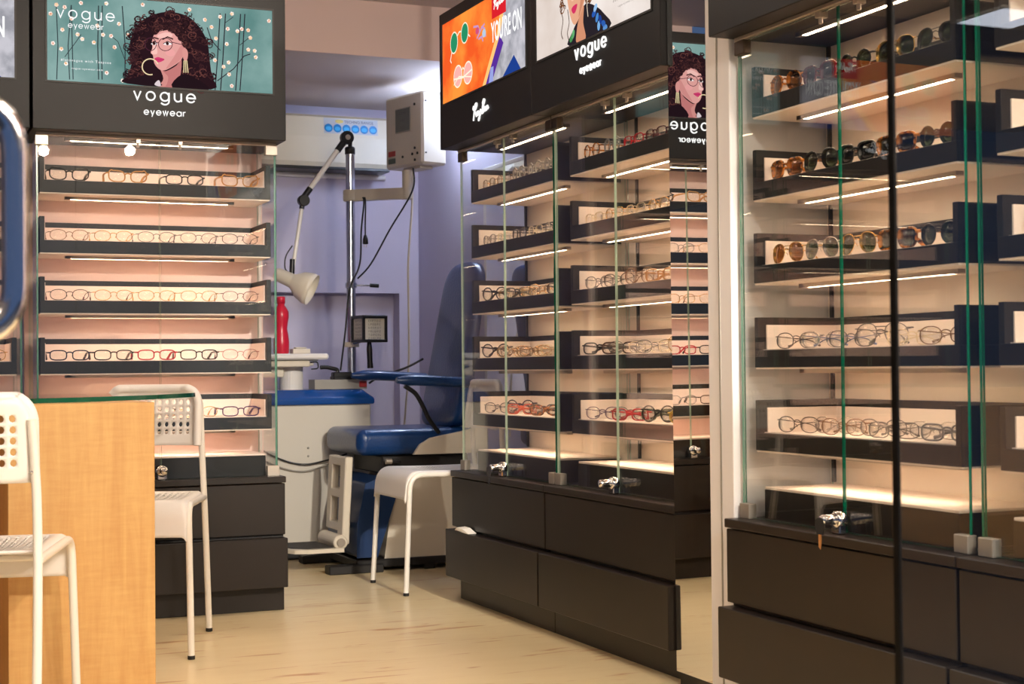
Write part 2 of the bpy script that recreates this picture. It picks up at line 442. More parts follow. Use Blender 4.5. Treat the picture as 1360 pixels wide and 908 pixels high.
def art_teal(g, T, W, H, L=.0006):
    """portrait of a woman with curly hair against blossoming branches"""
    rd = random.Random(3)
    k = .000734
    def z(x, y):  # crop coordinates to screen coordinates
        return ((x - 225) * k, (352 + .0628 * (x - 225) - y) * k)
    flat(g, [(0, 0), (W, 0), (W, H), (0, H)], T, 0, 'teal')
    def branch(pts, w, col=(44, 40, 48)):
        p = [z(*q) for q in pts]; p = [(a, min(max(b, .001), H - .001)) for a, b in p]
        ribbon(g, p, w, T, L, E(col))
    for x in (445, 460, 560, 320, 335, 265):
        branch([(x, 350), (x + rd.uniform(-6, 6), 200), (x + rd.uniform(-12, 12), 20)], .0035 if x > 400 else .003, (52, 62, 66))
    branch([(560, 260), (530, 180), (495, 150)], .002); branch([(300, 250), (350, 180), (370, 150)], .002)
    for x in (965, 990, 1060, 1080):
        branch([(x, 400), (x + 12, 250), (x + 25, 45)], .0035)
    branch([(975, 355), (1050, 300), (1100, 240), (1130, 230)], .003); branch([(990, 215), (950, 170), (930, 110)], .003)
    branch([(1010, 90), (1050, 60)], .002); branch([(1080, 190), (1130, 150)], .002)
    bl = [(265, 20), (300, 30), (240, 60), (235, 100), (290, 130), (330, 80), (355, 150), (375, 170), (250, 190), (285, 215), (425, 185), (440, 110), (465, 150), (500, 155), (515, 205),
          (575, 150), (480, 320), (550, 355), (480, 10), (370, 10), (535, 100), (305, 280), (990, 60), (1045, 45), (920, 75), (950, 108), (1025, 115), (1070, 125), (1090, 115), (1120, 120), (1130, 155),
          (1020, 185), (970, 160), (1120, 210), (1150, 215), (1155, 245), (965, 260), (1005, 290), (1028, 270), (1030, 325), (1042, 378), (1218, 75), (1222, 260), (640, 12), (850, 30)]
    for x, y in bl:
        s, t = z(x, y)
        if not (.01 < s < W - .01 and .01 < t < H - .01): continue
        for q in range(5):
            a = q * 1.257 + x
            flat(g, ell(s + .0034 * math.cos(a), t + .0036 * math.sin(a), .0036, .0036, 10), T, L * 1.6 + q * .00003, E(rd.choice([(250, 226, 214), (246, 206, 186), (252, 238, 232), (236, 196, 168)])))
        flat(g, ell(s, t, .0024, .0024, 8), T, L * 2.1, E(rd.choice([(236, 168, 70), (214, 120, 80), (250, 214, 140)])))
    hair = [(575, 330), (590, 270), (580, 210), (592, 150), (630, 90), (690, 55), (760, 42), (840, 60), (895, 110), (930, 175), (940, 250), (948, 330), (945, 395), (570, 368)]
    hp = smoothpoly([z(*p) for p in hair])
    hp = [(a, max(b, .0005)) for a, b in hp]
    flat(g, hp, T, L * 3, E((40, 22, 28)))
    edge = [z(*p) for p in hair[:12]] + [z(610, 120), z(600, 240), z(880, 120), z(920, 300), z(900, 240)]
    inner = [z(*p) for p in [(620, 180), (640, 120), (700, 90), (770, 80), (840, 110), (880, 170), (900, 250), (900, 330), (880, 380), (850, 330), (620, 260), (610, 320), (640, 340), (860, 220), (830, 100), (660, 90)]]
    curls(g, T, L * 3.4, edge, .010, [(40, 22, 28), (58, 32, 36), (34, 18, 24), (70, 40, 42)], 170, .012, rd)
    curls(g, T, L * 3.6, inner, .011, [(62, 34, 36), (84, 48, 46), (30, 16, 20), (50, 28, 32), (100, 58, 54)], 150, .018, rd)
    sk = E((222, 158, 152)); sh = E((190, 118, 116)); hi = E((240, 188, 180))
    flat(g, smoothpoly([z(*p) for p in [(716, 300), (740, 312), (790, 285), (812, 255), (806, 335), (780, 384), (712, 380), (732, 345)]]), T, L * 5, sh)
    flat(g, smoothpoly([z(*p) for p in [(716, 300), (734, 318), (752, 340), (740, 380), (714, 380), (730, 345)]]), T, L * 5.2, E((206, 138, 132)))
    flat(g, smoothpoly([z(*p) for p in [(692, 140), (680, 178), (682, 205), (674, 228), (684, 240), (690, 275), (708, 300), (734, 308), (772, 290), (808, 262), (828, 220), (828, 160), (800, 118), (748, 102), (708, 112)]]), T, L * 5.6, sk)
    flat(g, smoothpoly([z(*p) for p in [(776, 250), (806, 200), (824, 180), (826, 222), (806, 260), (770, 288), (742, 300)]]), T, L * 5.9, E((208, 138, 134)))
    flat(g, smoothpoly([z(*p) for p in [(704, 150), (740, 136), (770, 142), (764, 158), (716, 162)]]), T, L * 5.9, hi)
    flat(g, ell(*z(762, 228), .016, .012, 18), T, L * 5.9, E((232, 160, 158)))
    flat(g, smoothpoly([z(*p) for p in [(688, 190), (680, 222), (678, 232), (690, 236), (704, 230), (700, 200)]]), T, L * 6.1, hi)
    flat(g, smoothpoly([z(*p) for p in [(690, 256), (704, 248), (716, 250), (736, 258), (718, 270), (700, 270)]]), T, L * 6.3, E((206, 62, 110)))
    ribbon(g, [z(692, 258), z(712, 259), z(734, 259)], .0012, T, L * 6.5, E((140, 30, 70)))
    for x, w in ((690, 15), (750, 20)):
        flat(g, smoothpoly([z(x - w, 188), z(x, 178), z(x + w, 188), z(x, 194)]), T, L * 6.3, E((250, 240, 240)))
        flat(g, ell(*z(x - 1, 186), .0052, .0058, 12), T, L * 6.5, E((52, 26, 26)))
        ribbon(g, [z(x - w, 187), z(x, 176), z(x + w, 186)], .0022, T, L * 6.7, E((40, 20, 22)))
        ribbon(g, [z(x - w - 3, 168), z(x, 156 if w > 16 else 160), z(x + w + 5, 166)], .0042, T, L * 6.5, E((54, 30, 30)))
    fr_ = [z(*p) for p in [(692, 132), (706, 116), (724, 106), (748, 104), (770, 108), (790, 116), (808, 130), (820, 148), (828, 170), (832, 190), (700, 122), (736, 112), (760, 114), (800, 142), (782, 126), (812, 160)]]
    for a, b in fr_: flat(g, ell(a, b, .0125, .0115, 12), T, L * 6.75, E((46, 26, 30)))
    curls(g, T, L * 7.6, fr_, .0085, [(62, 34, 36), (40, 22, 26), (84, 48, 46)], 70, .007, rd)
    gc = E((74, 36, 52))
    for cx, rx, ry in ((674, 25, 29), (740, 31, 29)):
        ribbon(g, [z(a, b) for a, b in [(cx + rx * math.cos(q * PI / 12), 190 + ry * math.sin(q * PI / 12)) for q in range(25)]][:-1] + [z(cx + rx, 190)], .0022, T, L * 7, gc)
    ribbon(g, [z(698, 184), z(709, 182)], .002, T, L * 7, gc); ribbon(g, [z(769, 180), z(815, 190)], .0022, T, L * 7, gc)
    flat(g, smoothpoly([z(*p) for p in [(816, 215), (832, 208), (842, 230), (836, 262), (822, 258)]]), T, L * 6.2, E((214, 146, 140)))
    ribbon(g, [z(672 + 36 * math.cos(math.radians(a)), 292 + 36 * math.sin(math.radians(a))) for a in range(-20, -300, -14)][::-1], .0035, T, L * 6.6, E((236, 214, 170)))
    for dx in (-6, 0, 6): ribbon(g, [z(830 + dx, 262), z(832 + dx * 1.6, 318)], .003, T, L * 6.6, E((226, 206, 160)))
    flat(g, smoothpoly([z(*p) for p in [(570, 366), (640, 330), (690, 350), (720, 378)]]), T, L * 6.2, E((36, 22, 28)))
    flat(g, smoothpoly([z(*p) for p in [(690, 372), (710, 352), (718, 380)]]), T, L * 6.8, E((216, 200, 204)))
    flat(g, smoothpoly([(a, max(b, .0005)) for a, b in [z(*p) for p in [(770, 386), (815, 325), (880, 345), (935, 396)]]]), T, L * 6.2, E((34, 20, 26)))
    wt = E((250, 250, 250))
    strokes(g, 'vogue', *z(391, 82), .0255, .62, .0036, T, L * 8, wt)
    strokes(g, 'eyewear', *z(391, 124), .0125, .42, .0019, T, L * 8, wt)
    typed(g, '#letsvogue with Taapsee', *z(391, 274), .0115, T, L * 8, wt, spacing=1.35)
    typed(g, 'vogue-eyewear.com', *z(396, 308), .0095, T, L * 8, wt, spacing=1.3)

def art_orange(g, T, W, H, L=.0006):
    """sunglasses on an orange board beside a concrete strip"""
    flat(g, [(0, 0), (W, 0), (W, H), (0, H)], T, 0, 'concrete')
    flat(g, [(0, 0), (.375, 0), (.50, .145), (.57, H), (0, H)], T, L, 'orange')
    flat(g, [(.375, 0), (.405, 0), (.53, .14), (.60, H), (.57, H), (.50, .145)], T, L, E((250, 196, 120)))
    flat(g, [(.405, 0), (.46, 0), (.56, .11), (.53, .14)], T, L * 1.4, E((88, 46, 150)))
    flat(g, [(.55, 0), (.70, 0), (.645, .055)], T, L * 1.4, E((30, 62, 140)))
    flat(g, [(.43, 0), (.47, 0), (.475, .05), (.45, .05)], T, L * 1.6, E((150, 160, 220)))
    fr = E((250, 240, 214)); gr = E((40, 140, 98)); pk = E((250, 176, 168))
    for cx, cy, r in ((.115, .198, .037), (.218, .212, .035)):
        flat(g, ell(cx, cy, r, r * 1.05), T, L * 2, fr); flat(g, ell(cx, cy, r * .88, r * .93), T, L * 3, gr)
    ribbon(g, [(.146, .216), (.166, .226), (.186, .224)], .005, T, L * 3.4, fr)
    ribbon(g, [(.092, .168), (.078, .142), (.088, .132)], .005, T, L * 3.4, fr); ribbon(g, [(.25, .20), (.268, .19)], .005, T, L * 3.4, fr)
    for cx, cy in ((.150, .074), (.245, .070)):
        flat(g, ell(cx, cy, .042, .04), T, L * 2, fr); flat(g, ell(cx, cy, .037, .035), T, L * 3, pk)
    ribbon(g, [(.185, .088), (.198, .096), (.21, .088)], .005, T, L * 3.4, fr)
    ribbon(g, [(.108, .07), (.2, .062), (.285, .075)], .006, T, L * 3.4, fr); ribbon(g, [(.11, .05), (.16, .072), (.28, .05)], .004, T, L * 3.4, fr)
    for a, b in (((.30, .215), (.36, .185)), ((.33, .17), (.40, .205)), ((.345, .165), (.385, .15)), ((.37, .20), (.41, .16))):
        ribbon(g, [a, ((a[0] + b[0]) / 2 + .01, (a[1] + b[1]) / 2 + .01), b], .007, T, L * 3, E((196, 150, 196)))
    flat(g, ell(.335, .195, .016, .012), T, L * 3.2, E((206, 80, 120))); flat(g, ell(.395, .175, .016, .014), T, L * 3.2, E((180, 200, 220)))
    flat(g, [(.465, .206), (.585, .206), (.585, H), (.465, H)], T, L * 4, E((214, 34, 44)))
    signature(g, .525, .238, .0155, .006, T, L * 5, E((255, 246, 240)))
    typed(g, "YOU'RE ON", .586, .130, .092, T, L * 5, E((255, 255, 255)), sx=.52, bold=.0022)

def art_beige(g, T, W, H, L=.0006):
    """close portrait of a curly-haired woman in pink glasses"""
    rd = random.Random(9)
    flat(g, [(0, 0), (W, 0), (W, H), (0, H)], T, 0, 'beige')
    flat(g, smoothpoly([(.15, .284), (.175, .25), (.19, .2), (.21, .16), (.25, .2), (.30, .22), (.36, .19), (.372, .14), (.385, .2), (.40, .25), (.40, .284)]), T, L, E((88, 52, 34)))
    curls(g, T, L * 1.4, [(.17, .26), (.18, .21), (.20, .17), (.19, .13), (.38, .22), (.39, .17), (.37, .12), (.3, .25), (.25, .24), (.19, .24)], .013, [(92, 54, 34), (136, 86, 54), (58, 32, 22), (116, 70, 44)], 120, .014, rd)
    for p in ([(.195, .16), (.18, .12), (.192, .085), (.18, .05), (.19, .03)], [(.225, .11), (.235, .07), (.222, .04), (.236, .012)], [(.36, .14), (.352, .1), (.366, .07), (.355, .05)]):
        q = [(a.x, a.y) for a in catmull([(x, y, 0) for x, y in p], 4)]
        ribbon(g, q, .0035, T, L * 2, E((70, 40, 28)))
    blk = E((40, 34, 40))
    flat(g, smoothpoly([(.235, .001), (.26, .04), (.31, .075), (.345, .10), (.40, .085), (.46, .05), (.497, .001)]), T, L * 2.4, blk)
    flat(g, smoothpoly([(.285, .03), (.30, .065), (.335, .10), (.33, .05), (.345, .001), (.285, .001)]), T, L * 2.8, E((206, 140, 108)))
    flat(g, smoothpoly([(.222, .225), (.218, .17), (.23, .12), (.25, .075), (.275, .055), (.31, .075), (.35, .125), (.366, .18), (.36, .24), (.30, .262), (.24, .255)]), T, L * 3.2, E((224, 164, 132)))
    flat(g, smoothpoly([(.30, .07), (.345, .13), (.362, .18), (.35, .225), (.325, .15)]), T, L * 3.6, E((200, 134, 104)))
    flat(g, smoothpoly([(.25, .19), (.246, .145), (.256, .128), (.272, .135), (.27, .18)]), T, L * 3.8, E((240, 190, 160)))
    flat(g, smoothpoly([(.252, .104), (.266, .112), (.292, .112), (.28, .092), (.264, .09)]), T, L * 4, E((206, 50, 96)))
    for cx in (.236, .31):
        flat(g, smoothpoly([(cx - .02, .19), (cx, .198), (cx + .02, .19), (cx, .184)]), T, L * 4, E((248, 238, 232)))
        flat(g, ell(cx, .191, .006, .007, 12), T, L * 4.2, E((46, 26, 22)))
        ribbon(g, [(cx - .026, .214), (cx, .224), (cx + .026, .216)], .005, T, L * 4.2, E((62, 36, 28)))
        flat(g, ell(cx, .19, .031, .029, 24), T, L * 4.6, E((222, 150, 150)) if cx < .2 else E((226, 168, 150)))
        flat(g, smoothpoly([(cx - .02, .19), (cx, .198), (cx + .02, .19), (cx, .184)]), T, L * 4.9, E((244, 228, 222)))
        flat(g, ell(cx, .191, .006, .007, 12), T, L * 5.1, E((46, 26, 22)))
        e = ell(cx, .19, .032, .03, 24); ribbon(g, e + [e[0]], .004, T, L * 5.4, E((176, 70, 110)))
    ribbon(g, [(.268, .196), (.278, .196)], .004, T, L * 5.4, E((176, 70, 110)))
    for x, y, c in ((.40, .06, (40, 86, 170)), (.42, .045, (70, 130, 200)), (.44, .035, (30, 60, 140)), (.43, .02, (120, 170, 220)), (.46, .02, (44, 90, 170)), (.47, .006, (90, 140, 200)), (.25, .02, (70, 140, 80)), (.262, .03, (100, 170, 110)), (.41, .075, (150, 190, 230))):
        flat(g, [(a, max(b, .001)) for a, b in ell(x, y, .014, .009, 12, x * 40)], T, L * 3, E(c))
    ribbon(g, [(.36, .13), (.356, .09), (.362, .06)], .003, T, L * 5.4, E((220, 200, 180)))
    typed(g, '#letsvogue with Taapsee', .60, .065, .012, T, L * 5, E((130, 118, 112)), spacing=1.3)
    typed(g, 'vogue-eyewear.com', .60, .045, .0095, T, L * 5, E((140, 128, 122)), spacing=1.3)
    strokes(g, 'vogue', .60, .225, .0255, .62, .0036, T, L * 5, E((120, 108, 104)))
    strokes(g, 'eyewear', .60, .195, .0125, .42, .0019, T, L * 5, E((120, 108, 104)))

# ------------------------------------------------------------------ display cabinets
ROWB = [1.410, 1.212, 1.014, .814, .618]
TF, TB = .066, .300          # tray front and back (depth behind the counter front)
def display_cabinet(name, label, loc, rz, W, art, sign, tray0, tray1, gl0=.012, gl1=None, low_v=-.022, gap='edge_pale', eL='edge', eR='edge', pink=False, up=()):
    t = thing(name, label, 'display cabinet', loc, rz, None)
    LI, BP = ('liner_pink', 'backp_pink') if pink else ('liner', 'backp')
    ctop, cbot = ('clip', 'clip') if pink else ('clip_dark', 'clip_grey')
    gl1 = W - .012 if gl1 is None else gl1
    g = G(); g.box(.0, W, .036, .34, 0, .088, 'black', .002); g.build('plinth', t)
    g = G(); g.box(.003, W - .003, low_v, .33, .086, .253, 'black', .002); g.build('drawer', t)
    g = G(); g.box(.003, W - .003, .004, .33, .262, .436, 'black', .002); g.build('drawer', t)
    g = G(); g.box(.006, W - .006, .02, .33, .25, .265, 'kickdk'); g.build('rail', t)
    g = G(); g.box(.0, W, .0, .34, .439, .46, 'black', .002); g.build('countertop', t)
    # low display plinth on the counter
    g = G(); g.box(tray0 + .02, tray1 - .02, TF + .01, TB, .4605, .530, 'tray', .001); b = g.build('display_plinth', t)
    g = G(); g.box(tray0 + .021, tray1 - .021, TF + .011, TB, .530, .536, LI, .001); g.build('liner', b)
    g = G(); g.box(.004, W - .004, TB + .001, TB + .02, .4605, 1.604, BP); g.build('back_panel', t)
    for z in ROWB:
        zt = z + .047
        g = G()
        g.box(tray0, tray1, TF, TB, z + .004, zt - .002, 'tray', .001)
        g.box(tray0, tray1, TB - .014, TB, zt - .003, z + .123, 'tray', .001)
        g.box(tray0, tray0 + .016, TF, TB, zt - .003, z + .123, 'tray', .001)
        g.box(tray1 - .016, tray1, TF, TB, zt - .003, z + .123, 'tray', .001)
        tr = g.build('tray', t)
        g = G()
        g.box(tray0 + .016, tray1 - .016, TF + .014, TB - .014, zt - .002, zt, LI)
        g.box(tray0 + .018, tray1 - .018, TB - .018, TB - .014, zt, z + .105, LI)
        g.box(tray0 + .016, tray0 + .02, TF + .022, TB - .016, zt, z + .105, LI)
        g.box(tray1 - .02, tray1 - .016, TF + .022, TB - .016, zt, z + .105, LI)
        g.build('liner', tr)
        g = G(); g.box(tray0 + .002, tray1 - .002, TF + .002, TB, z, z + .004, 'soffit_under'); g.build('underside', tr)
        strip(tr, tray0, tray1, z)
    # header with the backlit advert
    HF = -.028
    g = G(); g.box(.0, W, HF, .34, 1.607, 2.092, 'header', .002); h = g.build('header', t)
    strip(h, tray0, tray1, 1.607)
    g = G()
    g.box(gl0, gl1, .036, .060, 1.598, 1.607, 'alu', .001); g.build('glass_rail', h)
    sw, sh, s0, z0 = .74, .284, (W - .74) / 2, 1.765
    g = G(); fw = .006
    g.box(s0 - fw, s0 + sw + fw, HF - .003, HF, z0 - fw, z0, 'kickdk'); g.box(s0 - fw, s0 + sw + fw, HF - .003, HF, z0 + sh, z0 + sh + fw, 'kickdk')
    g.box(s0 - fw, s0, HF - .003, HF, z0, z0 + sh, 'kickdk'); g.box(s0 + sw, s0 + sw + fw, HF - .003, HF, z0, z0 + sh, 'kickdk')
    g.build('screen_frame', h)
    g = G()
    art(g, lambda x, y, d: (s0 + x, HF - .0008 - d * .25, z0 + y), sw, sh)
    g.build('screen', h)
    g = G(); TT = lambda x, y, d: (x, HF - d, y)
    if sign == 'v':
        strokes(g, 'vogue', W / 2 + .005, 1.719, .0278, .66, .0046, TT, .004, 'signw')
        strokes(g, 'eyewear', W / 2 + .005, 1.671, .0146, .48, .0027, TT, .004, 'signw')
    elif sign == 'r':
        signature(g, W / 2 - .01, 1.668, .025, .0036, TT, .004, 'signw', .12)
    g.build('sign_lettering', h)
    # glass box: two doors and two side panes
    gv, th = .046, .0062
    mid = (gl0 + gl1) / 2
    def pane(nm, x0, x1, y0, y1, z0, z1, edges):
        g = G()
        for ax, (a, b) in enumerate(((x0, x1), (y0, y1), (z0, z1))): pass
        P = [(x0, y0), (x1, y0), (x1, y1), (x0, y1)]
        vs = [(x, y, z0) for x, y in P] + [(x, y, z1) for x, y in P]
        fc = {'f': (0, 1, 5, 4), 'r': (1, 2, 6, 5), 'b': (2, 3, 7, 6), 'l': (3, 0, 4, 7), 'd': (3, 2, 1, 0), 't': (4, 5, 6, 7)}
        for k_, f_ in fc.items(): g.add(vs, [f_], edges.get(k_, 'glass'))
        return g.build(nm, t)
    ev = {'l': 'edge', 'r': 'edge', 'd': 'edge_pale', 't': 'edge_pale'}
    d1 = pane('glass_door', gl0, mid - .002, gv, gv + th, .463, 1.596, {'l': eL, 'r': gap, 'd': 'edge', 't': 'edge'})
    d2 = pane('glass_door', mid + .002, gl1, gv, gv + th, .463, 1.596, {'l': gap, 'r': eR, 'd': 'edge', 't': 'edge'})
    es = {'f': 'edge', 'b': 'edge_pale', 'd': 'edge', 't': 'edge'}
    pane('side_pane', gl0, gl0 + th, gv + th + .001, TB, .461, 1.606, dict(es, f=eL))
    pane('side_pane', gl1 - th, gl1, gv + th + .001, TB, .461, 1.606, dict(es, f=eR))
    for d, x0, x1 in ((d1, gl0 - .004, gl0 + .038), (d2, gl1 - .038, gl1 + .004)):
        for z0_, z1_ in ((.4603, .496), (1.565, 1.598)):
            g = G(); g.box(x0, x1, gv - .008, gv + th + .008, z0_, z1_, cbot if z0_ < 1 else ctop, .0015); g.build('hinge_clip', d)
    for du in (-.07, .07):
        g = G(); g.box(mid + du - .008, mid + du + .008, gv - .004, gv + .02, 1.585, 1.6065, 'alu', .001)
        g.cyl((mid + du, gv + .006, 1.572), (mid + du, gv + .006, 1.587), .005, 'alu', 10); g.build('catch', h)
    # barrel lock clamped at the foot of the doors
    g = G()
    g.lathe([(0, 0), (.0165, 0), (.0195, .003), (.0195, .020), (.0165, .023), (0, .023)], 'chrome', (mid, gv - .024, .4895), (0, 1, 0), 24)
    g.box(mid - .0165, mid + .0165, gv - .022, gv - .003, .4602, .488, 'chrome', .003)
    lk = g.build('lock', t)
    g = G(); g.lathe([(0, 0), (.0095, 0), (.0115, .003), (.0115, .045), (0, .045)], 'chrome', (mid, -.012, .492), (0, 1, 0), 18)
    g.box(mid - .022, mid - .016, gv - .020, gv - .006, .486, .498, 'chrome', .001)
    g.build('lock_barrel', lk)
    # slotted uprights that carry the trays
    for u in up:
        g = G(); g.box(u - .005, u + .005, TB - .006, TB + .001, .537, 1.604, 'white' if pink else 'blackp'); g.build('upright', t)
    return t
def strip(parent, a, b, z):
    c = (a + b) / 2 - .01; hl = .285
    y = TF + .085
    g = G()
    g.box(c - hl, c + hl, y - .0095, y - .007, z - .010, z, 'alu'); g.box(c - hl, c + hl, y + .007, y + .0095, z - .010, z, 'alu')
    g.box(c - hl, c + hl, y - .007, y + .007, z - .003, z, 'alu')
    g.box(c - hl, c - hl + .02, y - .0095, y + .0095, z - .010, z, 'alu', .001); g.box(c + hl - .02, c + hl, y - .0095, y + .0095, z - .010, z, 'alu', .001)
    s = g.build('light_strip', parent)
    g = G(); g.box(c - hl + .02, c + hl - .02, y - .0068, y + .0068, z - .0092, z - .003, 'led'); g.build('diffuser', s)

A_LOC = (.520, 5.165, 0); RZ = -PI / 2
cabA = display_cabinet('display_cabinet', 'black display cabinet under the teal advert of a woman in hoop earrings', A_LOC, 0, .832, art_teal, 'v', .030, .800, .018, .815, -.03, eL='edge_mid', eR='edge_mid', pink=True, up=(.817,))
cab0 = display_cabinet('display_cabinet', 'black display cabinet behind the blue door handle, its grey screen reading ON', (-.322, 5.165, 0), 0, .834, art_orange, 'r', .03, .80, .018, .815, -.03, eL='edge_mid', eR='edge_mid', pink=True, up=(.817,))
B_LOC = (1.955, 5.172, 0)
cabB = display_cabinet('display_cabinet', 'black display cabinet under the orange sunglasses advert, beside the blue chair', B_LOC, RZ, .811, art_orange, 'r', .058, .775, .006, .806, eL='edge_pale', up=(.0155,))
C_LOC = (1.955, 4.359, 0)
cabC = display_cabinet('display_cabinet', 'black display cabinet under the beige woman advert, beside the tall mirror', C_LOC, RZ, .834, art_beige, 'v', .072, .80, .006, .826, eL='edge_pale', up=(.075,))
D_LOC = (1.90, 3.187, 0)
cabD = display_cabinet('display_cabinet', 'black display cabinet of sunglasses between the white pilaster and the shop door edge', D_LOC, RZ, .838, art_teal, 'v', .040, .780, .012, .826, gap='edge', eL='edge_mid', up=(.0235,))
E_LOC = (1.90, 2.346, 0)
cabE = display_cabinet('display_cabinet', 'black display cabinet wholly behind the glass shop door, cut by the frame', E_LOC, RZ, .838, art_orange, 'r', .05, .80, .02, .826)

def cab_pt(loc, rz, u, v, z):
    c, s = math.cos(rz), math.sin(rz)
    return (loc[0] + u * c - v * s, loc[1] + u * s + v * c, z)

# ------------------------------------------------------------------ eyewear
def outline(kind, n=26):
    pts = []
    for i in range(n):
        a = 2 * PI * i / n
        c, s = math.cos(a), math.sin(a)
        def se(w, h, e): return (w * abs(c) ** (2 / e) * (1 if c > 0 else -1), h * abs(s) ** (2 / e) * (1 if s > 0 else -1))
        if kind == 'oval': x, z = se(.027, .018, 2.3)
        elif kind == 'rect': x, z = se(.0275, .0165, 3.2)
        elif kind == 'round': x, z = se(.024, .0225, 2.)
        elif kind == 'cat':
            x, z = se(.0275, .0195, 2.7); z += .10 * x * (1 if x > 0 else .3) + (.004 if x > .015 and z > 0 else 0)
        elif kind == 'aviator':
            x, z = se(.029, .024, 2.4); x *= (1 - .16 * (z < 0) * (-z / .024)); z -= .06 * x
            if z < 0: x += .003 * (-z / .024)
        elif kind == 'wayfarer':
            x, z = se(.028, .0215, 3.2); x *= 1 + .10 * (z / .0215)
        pts.append((x, z))
    return pts
SH = {}
def shape(kind, fr, temples, metal):
    """returns meshes (frame, lens L, lens R, temple L, temple R), x across, front to -y"""
    key = (kind, fr, temples, metal)
    if key in SH: return SH[key]
    o = outline(kind); zmin = min(p[1] for p in o); hx = max(p[0] for p in o) + .010; zc = -zmin + fr
    zt = zc + max(p[1] for p in o) * .55
    def wrap(x): return .9 * x * x          # front curves back a little
    g = G()
    for s in (-1, 1):
        g.tube([(s * (hx + p[0]), wrap(hx + p[0]), zc + p[1]) for p in o], fr, 'FR', 6, True)
    g.tube(catmull([(-.0115, .0, zc + .006), (-.005, -.002, zc + .010), (.005, -.002, zc + .010), (.0115, .0, zc + .006)], 4), fr * 1.1, 'FR', 6)
    if metal and kind == 'aviator': g.tube([(-.016, .0, zc + .017), (.016, .0, zc + .017)], fr, 'FR', 6)
    xe = hx * 2 - .010 + fr
    for s in (-1, 1):
        g.tube([(s * (xe - .004), wrap(xe - .004), zt), (s * (xe + .004), wrap(xe) + .002, zt), (s * (xe + .005), wrap(xe) + .009, zt)], fr * 1.25, 'FR', 6)
        if metal: g.tube([(s * .0105, .001, zc + .002), (s * .0085, .006, zc - .001), (s * .0075, .007, zc - .006)], fr * .8, 'FR', 5)
    fm = g.build('frame')
    lens = []
    for s in (-1, 1):
        g = G(); n = len(o)
        a = [(s * (hx + p[0] * .98), wrap(hx + p[0]) - .0006, zc + p[1] * .98) for p in o]
        b = [(x, y + .0014, z) for x, y, z in a]
        ca = (s * hx, wrap(hx) - .0022, zc); cb = (s * hx, wrap(hx) - .0008, zc)
        vs = a + b + [ca, cb]; fs = []
        for i in range(n):
            j = (i + 1) % n
            fs += [(i, j, 2 * n), (n + j, n + i, 2 * n + 1), (i, n + i, n + j, j)]
        g.add(vs, fs, 'LE', True); lens.append(g.build('lens'))
    tm = []
    tr = fr * (1.15 if metal else 1.25)
    for s in (-1, 1):
        g = G(); y0 = wrap(xe) + .010
        if temples == 'open':
            p = catmull([(s * (xe + .005), y0, zt), (s * (xe + .006), y0 + .05, zt + .001), (s * (xe + .003), y0 + .092, zt - .001), (s * (xe - .001), y0 + .115, zt - .014), (s * (xe - .003), y0 + .128, max(fr * 2.6 + .001, zt - .030))], 4)
        else:
            d = .004 if s < 0 else .010
            p = catmull([(s * (xe + .004), y0, zt), (s * (xe * .5), y0 + d + .004, zt - .004), (-s * xe * .30, y0 + d + .006, zt - .010), (-s * xe * .62, y0 + d + .006, max(zt - .024, .009)), (-s * xe * .78, y0 + d + .005, .0062)], 4)
        N = len(p)
        g.tube(p, [tr * (.9 + (.9 * i / N if not metal else (1.2 if i > N * .68 else .0))) for i in range(N)], 'TE', 6)
        tm.append(g.build('temple'))
    out = [x.data for x in [fm] + lens + tm]
    for x in [fm] + lens + tm: bpy.data.objects.remove(x)
    SH[key] = out
    return out
M['FR'] = pbr('frame_slot', (30, 30, 30)); M['LE'] = pbr('lens_slot', (30, 30, 30)); M['TE'] = pbr('temple_slot', (30, 30, 30))
FC = {'black': pbr('frame_black', (18, 17, 18), .2), 'tan': pbr('frame_tan', (196, 142, 82), .25), 'gold': pbr('frame_gold', (214, 172, 96), .25, metal=.9),
      'silver': pbr('frame_silver', (196, 194, 190), .25, metal=.9), 'dark silver': pbr('frame_gunmetal', (86, 84, 86), .3, metal=.8), 'bronze': pbr('frame_bronze', (120, 84, 54), .3, metal=.8),
      'maroon': pbr('frame_maroon', (84, 24, 34), .25), 'red': pbr('frame_red', (178, 24, 38), .25), 'navy': pbr('frame_navy', (24, 28, 58), .25), 'brown': pbr('frame_brown', (74, 44, 28), .25),
      'rose': pbr('frame_rose', (172, 104, 100), .3), 'purple': pbr('frame_purple', (74, 40, 88), .3), 'blue': pbr('frame_blue', (44, 72, 128), .3), 'orange': pbr('frame_orange', (226, 96, 54), .3),
      'clear': pbr('frame_clear', (214, 206, 192), .15, trans=.35), 'grey': pbr('frame_grey', (112, 112, 114), .3), 'cream': pbr('frame_cream', (226, 206, 170), .3), 'olive': pbr('frame_olive', (92, 92, 62), .3),
      'yellow': pbr('frame_yellow', (214, 176, 62), .3)}
def tort():
    m, nt, out = newmat('frame_tortoiseshell')
    b = nt.nodes.new('ShaderNodeBsdfPrincipled'); b.inputs['Roughness'].default_value = .18
    tc = nt.nodes.new('ShaderNodeTexCoord'); n = nt.nodes.new('ShaderNodeTexNoise'); n.inputs['Scale'].default_value = 90
    r = nt.nodes.new('ShaderNodeValToRGB'); r.color_ramp.elements[0].position = .42; r.color_ramp.elements[1].position = .58
    r.color_ramp.elements[0].color = (*lin((58, 28, 12)), 1); r.color_ramp.elements[1].color = (*lin((206, 126, 48)), 1)
    nt.links.new(tc.outputs['Object'], n.inputs['Vector']); nt.links.new(n.outputs[0], r.inputs[0]); nt.links.new(r.outputs[0], b.inputs['Base Color']); nt.links.new(b.outputs[0], out.inputs[0])
    return m
FC['tortoiseshell'] = tort()
